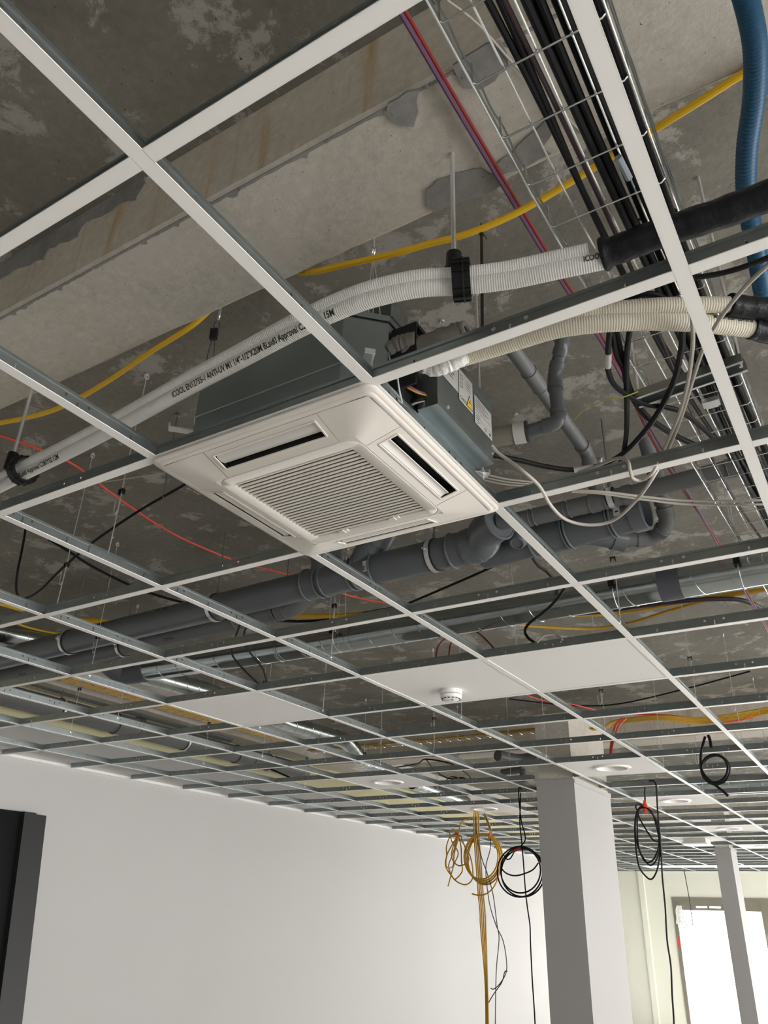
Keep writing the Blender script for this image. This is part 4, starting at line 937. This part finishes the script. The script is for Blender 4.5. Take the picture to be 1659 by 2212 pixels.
cable('black_cable', 'short black cable below the capped grey branch', [at(1143, 1176, .42), at(1148, 1194, .40), at(1152, 1208, .40), at(1165, 1224, .40), at(1180, 1234, .40), at(1200, 1256, .38)], .0062, BLACK, 6)
cable('grey_cable', 'grey lead resting on the plain tile beside the smoke detector', [at(1160, 1388, .03), at(1175, 1374, .05), at(1200, 1372, .06), at(1215, 1382, .03)], .004, BEIGE, 5)
# black cable loops at the right
for lab, z, r, pts in (
    ('black cable loop with white tag left of the mesh tray', .13, .0062, [(1322, 690), (1317, 718), (1313, 765), (1314, 800), (1326, 830), (1353, 852), (1394, 873), (1440, 880), (1474, 891), (1508, 916), (1545, 950)]),
    ('black cable swinging low across the mesh tray toward the bar', .14, .0066, [(1318, 690), (1323, 720), (1332, 766), (1348, 800), (1355, 834), (1371, 868), (1394, 898), (1428, 923), (1463, 944), (1500, 962)]),
    ('black cable running next to the low swinging one', .145, .006, [(1328, 700), (1338, 745), (1350, 790), (1358, 830), (1376, 868), (1402, 902), (1436, 926), (1470, 946), (1505, 962)]),
    ('straight black cable hanging down from the cream pipes', .135, .0062, [(1362, 690), (1360, 717), (1354, 765), (1353, 834), (1354, 880), (1353, 937), (1346, 980), (1335, 1010)]),
    ('black cable crossing diagonally before the mesh tray', .125, .0068, [(1476, 690), (1474, 718), (1472, 754), (1456, 823), (1428, 880), (1394, 930), (1348, 978), (1300, 1004), (1240, 1015), (1180, 1008), (1120, 994), (1065, 984)]),
    ('black cable arc behind the cream pipes', .16, .006, [(1335, 690), (1348, 656), (1371, 640), (1406, 635), (1435, 645), (1455, 668)]),
    ('second black cable arc behind the cream pipes', .165, .005, [(1350, 690), (1362, 664), (1385, 650), (1412, 648), (1436, 660), (1450, 690)])):
    cable('black_cable', lab, [at(u, v, z) for u, v in pts], r, BLACK, 6)
for lab, pa, pb, z, r in (('white tag on the black cable loop left of the mesh tray', (1314, 762), (1313, 792), .13, .0072), ('white tag on the black cable behind the cassette', (1240, 1015), (1282, 1009), .125, .0078)):
    m_ = MB(); m_.cyl(at(*pa, z), at(*pb, z), r, 12); solo('cable_tag', m_, LABELW, lab, 'cable tag')
# beige cables
cable('beige_cable', 'long beige cable drooping below the grid right of the cassette', [at(1062, 962, .09), at(1078, 980, .07), at(1100, 995, .045), at(1130, 1018, .0), at(1165, 1050, -.02), at(1190, 1092, -.03), at(1222, 1122, -.035), at(1272, 1134, -.04), at(1325, 1124, -.035), at(1370, 1085, -.025), at(1405, 1040, -.015), at(1440, 978, .045), at(1472, 900, .065), at(1498, 815, .068), at(1520, 752, .068), at(1553, 692, .066), at(1605, 625, .068), at(1659, 572, .07), at(1740, 490, .08)], .0042, BEIGE, 6)
cable('beige_cable', 'second beige cable with an S-bend over the bar at the right', [at(1250, 1020, .10), at(1290, 1006, .08), at(1325, 992, .06), at(1345, 990, .04), at(1357, 998, .01), at(1361, 1016, -.012), at(1368, 1034, -.015), at(1388, 1036, -.015), at(1412, 1018, -.012), at(1432, 975, .045), at(1455, 925, .06), at(1472, 880, .064), at(1487, 820, .066), at(1496, 750, .066), at(1496, 700, .072), at(1490, 660, .08)], .0042, BEIGE, 6)
for c in range(2): cable('beige_cable', ['upper of two beige cables stretched right below the bar', 'lower of two beige cables stretched right below the bar'][c], [at(1235, 1060 + 2 * c, .06), at(1300, 1062 + 4 * c, .055), at(1400, 1074 + 6 * c, .05), at(1500, 1082 + 8 * c, .05), at(1659, 1080 + 9 * c, .052), at(1760, 1070 + 9 * c, .06)], .0035, BEIGE, 5)
for c in range(3): cable('beige_cable', 'thin beige lead passing behind the cassette corner', [at(1040, 1022 + 7 * c, .12), at(1090, 1034 + 6 * c, .11), at(1140, 1040 + 5 * c, .11), at(1200, 1046 + 4 * c, .12), at(1260, 1030 + 4 * c, .16)], .0024, BEIGE, 5, 'thin beige leads behind the cassette')
cable('beige_cable', 'beige leads seen under the white pipe at the left', [at(140, 1050, .5), at(230, 1040, .5), at(330, 1025, .5), at(420, 1010, .5)], .003, BEIGE, 5)
cable('black_wire', 'black cord pair crossing the top right corner bar', [at(1500, 600, .07), at(1560, 590, .07), at(1620, 572, .07), at(1700, 540, .08)], .005, BLACK, 5)

# ------------------------------------------------------------------ yellow cable trays farther back
xt = -4.20
FTY = lambda s_, a, h: V((xt + (s_ - 3) * .03 + a, s_, .48 + h))
tray('cable_tray', 'mesh tray full of yellow cables along the left wall', FTY, 2.5, 5.7, .16, .03, .10, .0018, False, None, 4)
for c in range(7):
    ph = random.random() * 6; pts = [FTY(2.45 + .36 * i, .018 + .021 * c + .006 * math.sin(i * 1.1 + ph), .012 + .006 * (c % 2)) for i in range(10)]
    cable('yellow_cable', 'yellow cable lying in the left wall mesh tray', pts, .0085, YEL, 4, 'yellow cables in the left wall tray', 7)
FTX = lambda s_, a, h: V((s_, 5.90 + a, .47 + h))
tray('cable_tray', 'mesh tray with yellow cables before the far beam', FTX, -4.1, -1.75, .12, .03, .10, .0018, False, None, 3)
for c in range(5):
    ph = random.random() * 6; pts = [V((-4.15 + .3 * i, 5.91 + .024 * c + .012 * math.sin(i + ph), .487 + .008 * (c % 2))) for i in range(9)]
    pts += [V((-1.45, 5.94 + .016 * c, .47)), V((-1.2, 5.95 + .014 * c, .46 + .01 * (c % 2))), at(1330, 1556 + 2 * c, .50), at(1420, 1546 + 2 * c, .48), at(1500, 1551 + 3 * c, .46), at(1580, 1543 + 3 * c, .47), at(1659, 1528 + 3 * c, .50), at(1780, 1500 + 3 * c, .52)]
    cable('yellow_cable', 'yellow cable running along the far beam', pts, .0058, YELD, 4, 'yellow cables along the far beam', 7)
cable('red_cable', 'orange red cable sagging under the yellow ones at the far beam', [at(1360, 1543, .52), at(1440, 1545, .50), at(1500, 1553, .48), at(1560, 1560, .46), at(1610, 1553, .48), at(1659, 1538, .52), at(1760, 1500, .55)], .0075, RED, 5)
for c in range(2): cable('red_cable', ['left of two red cables dropping behind the bars before the far beam', 'right of two red cables dropping behind the bars before the far beam'][c], [at(1352 - 8 * c, 1552, .48), at(1338 - 8 * c, 1566, .42), at(1328 - 5 * c, 1590, .32), at(1322 - c * 3, 1615, .2), at(1320 - 3 * c, 1640, .06)], .0075, RED, 5)
for lab, u0, pts in (('small red cable loop above the smoke detector tile, left', 0, [(972, 1375), (955, 1385), (945, 1400), (942, 1420)]), ('small red cable loop above the smoke detector tile, right', 0, [(985, 1378), (974, 1390), (970, 1412), (968, 1428)]), ('short red cable beside the white tile, dropping from the duct', 0, [(1000, 1350), (1030, 1365), (1050, 1382), (1068, 1402)])):
    cable('red_cable', lab, [at(u, v, .30 - .07 * i) for i, (u, v) in enumerate(pts)], .0042, DRED, 5)
cable('black_cable', 'thin black cable stretched under the concrete past the plain tile', [at(1100, 1510, .66), at(1240, 1524, .64), at(1340, 1520, .64), at(1480, 1488, .65), at(1620, 1450, .67)], .006, BLACK, 5)
cable('orange_cable', 'thin pink red cable crossing behind the plain tile', [at(1130, 1498, .64), at(1170, 1512, .62), at(1230, 1520, .6), at(1290, 1535, .6)], .006, RED, 5)
for lab, mt, z, r, pts in (
    ('yellow cable hanging low behind the spiral duct at the right', YELD, .52, .008, [(1060, 1330), (1120, 1349), (1200, 1356), (1280, 1358), (1360, 1346), (1450, 1318), (1560, 1290), (1700, 1268)]),
    ('upper yellow cable behind the spiral duct at the right', YELD, .54, .008, [(1150, 1325), (1230, 1329), (1330, 1326), (1450, 1306), (1560, 1285), (1700, 1266)]),
    ('thick dark purple cable sagging behind the spiral duct', mat('aubergine', (.022, .012, .02), .5), .5, .012, [(1180, 1330), (1290, 1322), (1400, 1307), (1500, 1296), (1580, 1294), (1620, 1302), (1650, 1318)]),
    ('yellow cable at the left edge below the looped black cable', YEL, .55, .009, [(-700, 1120), (-400, 1200), (-60, 1290), (0, 1305), (60, 1322), (100, 1332), (150, 1339)]),
    ('thin yellow cable passing over the thick grey pipe at the left', YEL, .55, .006, [(20, 1340), (60, 1355), (110, 1366), (150, 1369), (190, 1366)]),
    ('yellow cable bundle seen between two bars over the thick pipe', YEL, .6, .016, [(150, 1339), (200, 1341), (260, 1344), (320, 1340)]),
    ('yellow cable behind the end of the thinner grey pipe', YELD, .6, .014, [(560, 1320), (620, 1329), (690, 1331), (760, 1328), (820, 1322)]),
    ('dark cable under the yellow one behind the thinner grey pipe', BLACK, .6, .009, [(545, 1331), (600, 1340), (660, 1342), (730, 1336), (800, 1322), (870, 1310)])):
    cable('loose_cable', lab, [at(u, v, z) for u, v in pts], r, mt, 5)
cable('black_cable', 'black cable sagging before the plasterboard, left of the downlight', [at(575, 1656, .3), at(600, 1668, .26), at(640, 1683, .2), at(680, 1680, .22), at(690, 1672, .26)], .009, BLACK, 5)
for c, pts in enumerate(([(840, 1660), (900, 1650), (920, 1640), (975, 1650), (985, 1665)], [(922, 1642), (940, 1665), (970, 1682), (1000, 1680), (1012, 1690)], [(1000, 1665), (1015, 1678), (1020, 1690)], [(960, 1690), (975, 1678), (1000, 1684)])):
    cable('black_cable', ['tangled black cable above the downlight tile, upper strand', 'tangled black cable above the downlight tile, lower strand', 'tangled black cable above the downlight tile, short right end', 'tangled black cable above the downlight tile, small arc'][c], [at(u, v, .28 - .03 * i) for i, (u, v) in enumerate(pts)], .006, BLACK, 5)

# ------------------------------------------------------------------ hanger wires of the grid
def hanger(x, y, clip=True):
    t = thing('grid_hanger', 'thin wire hanger with spring clip holding up the ceiling bars', 'hanger wire', (x, y, .02), 'wire hangers of the ceiling grid'); tx = x + random.uniform(-.01, .01); zc = random.uniform(.22, .34)
    m_ = MB(); m_.tube([(x, y, .022), (x + .002, y, .05), (x + .004, y + .003, zc + .03)], .0017, 6); m_.torus((x, y, .022), (1, 0, 0), .006, .0016, 10, 5); part(t, 'lower_wire', m_, ZINC)
    m_ = MB(); m_.tube([(x - .004, y + .006, zc - .07), (x - .004, y + .006, zc + .02), (tx, y + .004, ZS)], .0017, 6); m_.tube(smooth([(x - .004, y + .006, zc - .07), (x - .014, y + .006, zc - .085), (x - .022, y + .006, zc - .07), (x - .024, y + .006, zc - .03)], 4), .0017, 6); part(t, 'upper_wire', m_, ZINC)
    m_ = MB(); m_.obox((x, y + .004, zc), (.010, 0, 0), (0, .006, 0), (0, 0, .002)); m_.obox((x + .009, y + .004, zc - .008), (.0012, 0, 0), (0, .006, 0), (0, 0, .009)); m_.obox((x - .009, y + .004, zc - .008), (.0012, 0, 0), (0, .006, 0), (0, 0, .009)); part(t, 'spring_clip', m_, BPL)
    m_ = MB(); m_.torus((tx, y + .004, ZS - .012), (1, 0, 0), .009, .0025, 12, 5); m_.cyl((tx, y + .004, ZS - .006), (tx, y + .004, ZS), .006, 8); part(t, 'anchor_eye', m_, ZINC)
hl = [(-2, .97), (-2, 2.17), (-3, 1.24), (-3, 2.95), (0, 2.28), (-1, 2.75), (-2, 3.4), (-3, 4.2), (-1, 4.0), (-4, 1.9), (-4, 3.15), (-5, 2.6), (-5, 3.9), (-6, 2.75), (-6, 3.95), (0, 3.5), (-2, 4.65), (-4, 4.5), (-5, 5.2), (-3, 5.45), (-1, 5.3), (0, 4.75), (1, 2.4), (1, 3.6), (-4, 5.75), (-6, 5.2), (-1, 6.55), (0, 5.9), (-4, 7.2), (-5, 6.5), (-3, 7.2), (-6, 6.6), (-1, 7.8), (0, 7.2), (-2, 7.6)]
blk = [(L1(0).y, .2)]
for i, y in hl:
    x = i * G
    by = [b for b in BY if b - .02 < y < b + BW + .02]
    if by: continue
    hanger(x, y)
# wire slings round the spiral duct
for u in (716, 1340, 1600):
    q = at(u, 1370 if u < 800 else (1290 if u < 1500 else 1235), ZD); t = thing('duct_sling', {716: 'thin wire sling holding the spiral duct left of the smoke detector tile', 1340: 'thin wire sling holding the middle of the spiral duct', 1600: 'thin wire sling with black clip holding the spiral duct at the right edge'}[u], 'wire sling', (q.x, ym, ZD))
    m_ = MB(); cyy = ym if q.x > -.8 else ym - .03; m_.tube(smooth([(q.x, cyy - .01, ZS)] + [(q.x, cyy + (RD + .003) * math.sin(a), ZD + (RD + .003) * math.cos(a)) for a in [-.6 - k * .42 for k in range(13)]] + [(q.x + .01, cyy, ZS)], 4), .0015, 6); part(t, 'wire_loop', m_, ZINC)
    m_ = MB(); m_.obox((q.x, cyy - RD - .012, ZD + .02), (.012, 0, 0), (0, .007, 0), (0, 0, .016)); part(t, 'clip', m_, BPL)
# eye bolt and wire lock at the near beam, beside the white pipe
e = at(473, 684, ZS); e = V((at(473, 684, .62).x, at(473, 684, .62).y, .62)); t = thing('wire_suspension', 'steel wire with black lock hanging from an eye bolt behind the beam', 'wire sling', e)
m_ = MB(); m_.torus(e, (.6, .8, 0), .012, .003, 14, 6); m_.cyl(e + V((0, 0, .012)), (e.x, e.y, ZS), .004, 8); part(t, 'eye_bolt', m_, ZINC)
lk = at(462, 722, .55); m_ = MB(); m_.tube(smooth([e + V((0, 0, -.012)), at(463, 700, .59), lk + V((0, 0, .02))], 4), .0014, 6); m_.tube(smooth([e + V((0, 0, -.012)), at(475, 705, .585), lk + V((.012, 0, .015))], 4), .0014, 6); m_.tube([lk, at(450, 760, .47), at(430, 860, .27), at(418, 930, .10)], .0012, 6); m_.tube([lk + V((.006, 0, 0)), at(462, 765, .46), at(436, 870, .26), at(424, 930, .10)], .0012, 6); part(t, 'wire', m_, GREYC)
m_ = MB(); m_.obox(lk, (.010, .004, 0), (-.003, .006, 0), (0, 0, .018)); part(t, 'wire_lock', m_, BPL)
# second eye bolt right
e = at(806, 545, .66); t = thing('wire_suspension', 'eye bolt with steel wires above the middle of the white pipes', 'wire sling', e)
m_ = MB(); m_.torus(e, (.6, .8, 0), .012, .003, 14, 6); m_.cyl(e + V((0, 0, .012)), (e.x, e.y, ZS), .004, 8); part(t, 'eye_bolt', m_, ZINC)
m_ = MB()
for (u, v, z) in ((800, 600, .52), (815, 610, .5), (806, 610, .5)): m_.tube([e + V((0, 0, -.01)), at(u, v, z), at(u + (u - 806) * 1.5, v + 150, z - .28)], .0013, 6)
part(t, 'wire', m_, ZINC)
# loose stays beside the cassette corner
for k, (p, q, lab) in enumerate((((792, 692, .40), (805, 800, .06), 'straight zinc rod leaning beside the cassette near corner'), ((823, 680, .42), (843, 780, .10), 'thin zinc wire slanting beside the cassette fittings'), ((905, 690, .72), (905, 742, .58), 'short zinc anchor rod in the concrete above the fittings'))):
    m_ = MB(); m_.cyl(at(*p), at(*q), .0028 if k != 1 else .0018, 8); solo('zinc_rod', m_, ZINC, lab, 'metal rod')
m_ = MB(); q = at(833, 676, .44); m_.obox(q, (.035, .01, 0), (-.012, .03, 0), (0, 0, .0015)); m_.obox(q + V((.03, .01, -.02)), (.002, 0, 0), (0, .03, 0), (0, 0, .02)); solo('steel_bracket', m_, GALV, 'small folded galvanised bracket above the cassette fittings', 'bracket')

q = at(385, 893, ZS); m_ = MB(); m_.cyl((q.x, q.y, .36), (q.x, q.y, ZS), .004, 8); m_.cyl((q.x, q.y, ZS - .014), (q.x, q.y, ZS), .010, 8); solo('zinc_rod', m_, GALV, 'threaded rod hanging from the concrete left behind the cassette', 'metal rod')
for (u, v) in ((955, 693), (1114, 894), (752, 1186), (660, 575), (243, 1160)):
    q = at(u, v, ZS); m_ = MB(); m_.band((q.x, q.y, ZS - .003), (0, 0, 1), .004, .006, .003, 12); solo('wall_plug', m_, LABELW, {955: 'small white plug in the concrete above the cassette fittings', 1114: 'small plug in the concrete right of the cassette', 752: 'small plug in the concrete behind the lower cassette corner', 660: 'small plug in the concrete behind the beam', 243: 'small plug in the concrete left of the cassette'}[u], 'wall plug')
# ------------------------------------------------------------------ hanging coils
def vplane(y): return lambda u, v: aty(u, v, y)
f = vplane(7.02)
t = thing('cable_coil', 'yellow cable coil hanging left, loosely tangled, below the downlight tile', 'cable coil', f(985, 1960)); s3 = 6.1444
def cq(x, y): return (930 + x / s3, 1680 + y / s3)
for pts, r, cl in (([(545, 530), (480, 545), (430, 610), (370, 750), (300, 870), (250, 1030), (235, 1180), (270, 1170), (300, 1000), (345, 800)], .007, False), ([(350, 760), (250, 770), (190, 900), (190, 1030), (230, 1180), (290, 1330), (350, 1345), (410, 1240), (425, 1100), (400, 900)], .0065, True), ([(360, 760), (300, 900), (295, 1050), (340, 1150), (420, 1165), (480, 1100), (490, 980), (440, 850)], .0065, True), ([(265, 700), (330, 690), (355, 760), (270, 1000), (240, 1180), (330, 1350), (460, 1420), (550, 1350), (580, 1200), (540, 1020), (440, 850)], .0065, False), ([(265, 720), (290, 850), (380, 1000), (330, 1150), (300, 1290), (230, 1440)], .0065, False)):
    m_ = MB(); P = [f(*cq(*p)) + V((0, random.uniform(-.05, .05), 0)) for p in pts]; m_.tube(smooth(P, 6, cl), r, 6, closed=cl); part(t, 'strand', m_, YELD)
m_ = MB(); p = f(*cq(355, 745)); m_.torus(p, (.3, .2, 1), .018, .009, 12, 6); m_.bar(p, f(*cq(380, 1000)) + V((-.02, 0, .08)), .006, .004); part(t, 'red_tie', m_, REDT)
t = thing('cable_coil', 'round yellow cable coil tied with a red tie below the downlight tile', 'cable coil', f(1042, 1915))
for k in range(4):
    cx, cy, rx, ry = 690 + 6 * k, 1050 + 10 * k, 225 + 6 * (k % 2), 300 + 12 * k; m_ = MB(); P = [f(*cq(cx + rx * math.cos(a), cy + ry * math.sin(a))) + V((0, -.03 + .02 * k, 0)) for a in [2 * math.pi * q / 28 for q in range(28)]]; m_.tube(P, .008, 6, closed=True); part(t, 'loop', m_, YELD)
m_ = MB(); m_.tube(smooth([f(*cq(x, y)) for x, y in ((690, 480), (740, 560), (785, 690), (800, 760), (870, 880), (920, 1050), (900, 1290), (840, 1450), (740, 1540), (640, 1560), (550, 1540))], 6), .006, 6); part(t, 'tail', m_, YELD)
m_ = MB(); m_.tube(smooth([f(*cq(x, y)) + V((0, .02, 0)) for x, y in ((700, 470), (755, 580), (800, 720), (790, 760))], 6), .006, 6); part(t, 'lead', m_, YELD)
m_ = MB(); p = f(*cq(785, 765)); m_.torus(p, (1, .2, -.3), .02, .010, 12, 6); part(t, 'red_tie', m_, REDT)
for k in range(4):
    cable('yellow_cable', 'long yellow cable hanging straight to the floor beside the coils', [f(*cq(x + 10 * k, y)) + V((0, .02 * k, 0)) for x, y in ((585, 430), (575, 560), (580, 800), (610, 1200), (630, 1500), (660, 1800), (665, 1966))] + [f(1048 + 1.6 * k, 2120), f(1050 + 1.6 * k, 2215), f(1052 + 1.6 * k, 2400)], .0075, YELD, 5, 'yellow cables hanging to the floor', 6)
cable('grey_cable', 'thin dark cable hanging through the yellow coil, straighter strand', [f(*cq(x, y)) for x, y in ((600, 520), (605, 700), (640, 900), (690, 1100), (735, 1220), (770, 1330), (830, 1550), (885, 1966))] + [f(1078, 2030), f(1072, 2100), f(1070, 2215), f(1068, 2400)], .0045, GREYC, 6)
cable('grey_cable', 'thin dark cable hanging through the yellow coil, with a hooked end', [f(*cq(x, y)) for x, y in ((720, 480), (780, 640), (797, 800), (790, 960), (745, 1120), (735, 1240), (750, 1440), (790, 1700), (870, 1960))] + [f(1086, 2030), f(1093, 2065), f(1094, 2098), f(1082, 2122), f(1068, 2136), f(1060, 2135)], .0045, GREYC, 6)
cable('grey_cable', 'thin dark cable end kinked near the floor beside the yellow cables', [f(1096, 2098), f(1090, 2100), f(1084, 2122), f(1066, 2148), f(1052, 2172)], .0045, GREYC, 6)
f2 = vplane(5.75)
t = thing('cable_coil', 'round black cable coil hanging beside the large column', 'cable coil', f2(1125, 1940))
for k, (cx, cy, rx, ry) in enumerate(((1200, 1250, 300, 335), (1195, 1230, 265, 300), (1215, 1260, 290, 320))):
    m_ = MB(); m_.tube([f2(*cq(cx + rx * math.cos(a), cy + ry * math.sin(a))) + V((0, -.02 + .02 * k, 0)) for a in [2 * math.pi * q / 32 for q in range(32)]], .006, 6, closed=True); part(t, 'loop', m_, BLACK)
m_ = MB(); m_.tube(smooth([f2(*cq(x, y)) for x, y in ((1430, 1130), (1360, 1220), (1240, 1275), (1120, 1300), (1010, 1270), (945, 1200), (950, 1100), (1050, 1000))], 6), .0055, 6); part(t, 'inner_arc', m_, BLACK)
m_ = MB(); m_.tube(smooth([f2(*cq(x, y)) for x, y in ((1110, 985), (1060, 1070), (1010, 1080), (980, 1040), (965, 1005))], 6), .005, 6); part(t, 'free_end', m_, BLACK)
m_ = MB(); m_.tube(smooth([f2(*cq(x, y)) for x, y in ((1215, 160), (1180, 130), (1170, 200), (1185, 420), (1210, 600), (1250, 740), (1255, 830), (1215, 890), (1180, 920))], 6), .005, 6); part(t, 'lead', m_, BLACK)
m_ = MB(); p = f2(*cq(1150, 950)); m_.tube([p + V((-.035, 0, -.015)), p + V((.03, 0, .015))], .012, 8); part(t, 'red_tie', m_, REDT)
cable('black_cable', 'black cable hanging straight through the round black coil', [f2(*cq(x, y)) for x, y in ((1195, 200), (1190, 420), (1185, 600), (1210, 850), (1235, 1150), (1260, 1500), (1290, 1750), (1320, 1966))] + [f2(1146, 2040), f2(1150, 2120), f2(1156, 2215), f2(1164, 2420)], .0052, BLACK, 5)
f3 = vplane(5.6); s4 = 6.636
def cr(x, y): return (1350 + x / s4, 1600 + y / s4)
t = thing('cable_coil', 'narrow black cable coil with red tie right of the large column', 'cable coil', f3(1405, 1900))
for pts, cl in (([(300, 960), (180, 1000), (140, 1200), (150, 1500), (210, 1800), (300, 1950), (390, 1980), (460, 1850), (500, 1600), (490, 1300), (430, 1100)], True), ([(320, 970), (200, 990), (150, 1200), (170, 1450), (250, 1680), (340, 1750), (430, 1680), (480, 1450), (450, 1200), (390, 1040)], True), ([(330, 980), (220, 960), (160, 1150), (200, 1500), (270, 1700), (380, 1790), (470, 1700), (500, 1450), (470, 1180), (400, 1050)], True), ([(185, 1040), (230, 1150), (330, 1330), (420, 1430), (490, 1450)], False), ([(240, 930), (190, 905), (165, 950), (190, 1010)], False), ([(292, 670), (280, 780), (290, 900), (310, 970)], False)):
    m_ = MB(); P = [f3(*cr(*p)) + V((0, random.uniform(-.03, .03), 0)) for p in pts]; m_.tube(smooth(P, 6, cl), .0058, 6, closed=cl); part(t, 'strand', m_, BLACK)
m_ = MB(); p = f3(*cr(295, 960)); m_.tube([p + V((-.004, 0, .05)), p, p + V((0, 0, -.035))], [.006, .022, .016], 8); m_.bar(p + V((-.03, 0, 0)), p + V((.035, 0, -.01)), .012, .006); part(t, 'red_tie', m_, REDT)
cable('black_cable', 'black cable hanging to the floor past the narrow black coil', [f3(*cr(x, y)) for x, y in ((345, 580), (400, 575), (440, 620), (455, 720), (465, 950), (490, 1250), (510, 1500), (525, 1750), (540, 2000))] + [f3(1437, 1960), f3(1441, 2030), f3(1449, 2085), f3(1452, 2150), f3(1456, 2215), f3(1464, 2420)], .0058, BLACK, 5)
f4 = vplane(4.75)
t = thing('cable_coil', 'small black coil hooked in the bars at the right', 'cable coil', f4(1545, 1690))
for k in range(2):
    cx, cy, rx, ry = 1285, 400 + 6 * k, 190 + 12 * k, 200 + 8 * k; m_ = MB(); m_.tube([f4(*cr(cx + rx * math.cos(a), cy + ry * math.sin(a))) + V((0, .03 * k, 0)) for a in [2 * math.pi * q / 28 for q in range(28)]], .008, 6, closed=True); part(t, 'loop', m_, BLACK)
m_ = MB(); m_.tube(smooth([f4(*cr(x, y)) for x, y in ((1150, -60), (1110, 80), (1085, 250), (1100, 420), (1180, 540), (1300, 640), (1400, 720), (1480, 795))], 6), .008, 6); part(t, 'tail', m_, BLACK)
m_ = MB(); m_.tube(smooth([f4(*cr(x, y)) for x, y in ((1235, 100), (1215, -20), (1190, -80))], 6), .009, 6); part(t, 'hook', m_, BLACK)
# thin cord and ring at the far window
cable('hanging_cable', 'thin cord hanging in front of the far window head', [aty(1477, 1878, 16.9) + V((0, 0, .05)), aty(1487, 1930, 16.9), aty(1492, 1962, 16.9), aty(1497, 2000, 16.9)], .008, GREYC, 4)
m_ = MB(); m_.torus(aty(1499, 2020, 16.9), (.2, 1, 0), .092, .006, 24, 6); m_.tube([aty(1479, 1990, 16.9), aty(1481, 2040, 16.9)], .006, 6); solo('wire_ring', m_, BEIGE, 'thin wire ring hanging before the bright far window', 'wire ring')

# ------------------------------------------------------------------ black boards leaning at the left wall
t = thing('black_board', 'stack of tall black boards leaning on the left white wall', 'board', (XL + .3, 3.2, ZF))
zt = -.355; lean = .155
def bd(y0, y1, xo, th, nm, ztop):
    m_ = MB(); H_ = ztop - ZF; xb = XL + xo + lean * H_; xt_ = XL + xo
    vs = []
    for y in (y0, y1):
        vs += [(xb, y, ZF), (xb + th, y, ZF), (xt_ + th, y, ztop), (xt_, y, ztop)]
    m_.add(vs, [(0, 1, 2, 3), (4, 7, 6, 5), (0, 4, 5, 1), (1, 5, 6, 2), (2, 6, 7, 3), (3, 7, 4, 0)]); part(t, nm, m_, BLKB if nm == 'board' else BLKE)
bd(2.2, 3.235, .02, .02, 'board', zt); bd(3.235, 3.33, .03, .05, 'edge_profile', zt); bd(3.336, 3.425, .02, .05, 'edge_profile', zt - .008); bd(3.427, 3.445, .01, .03, 'thin_edge', zt - .008)
# ------------------------------------------------------------------ clean up helper data
for o in bpy.data.objects:
    if 'at' in o: del o['at']
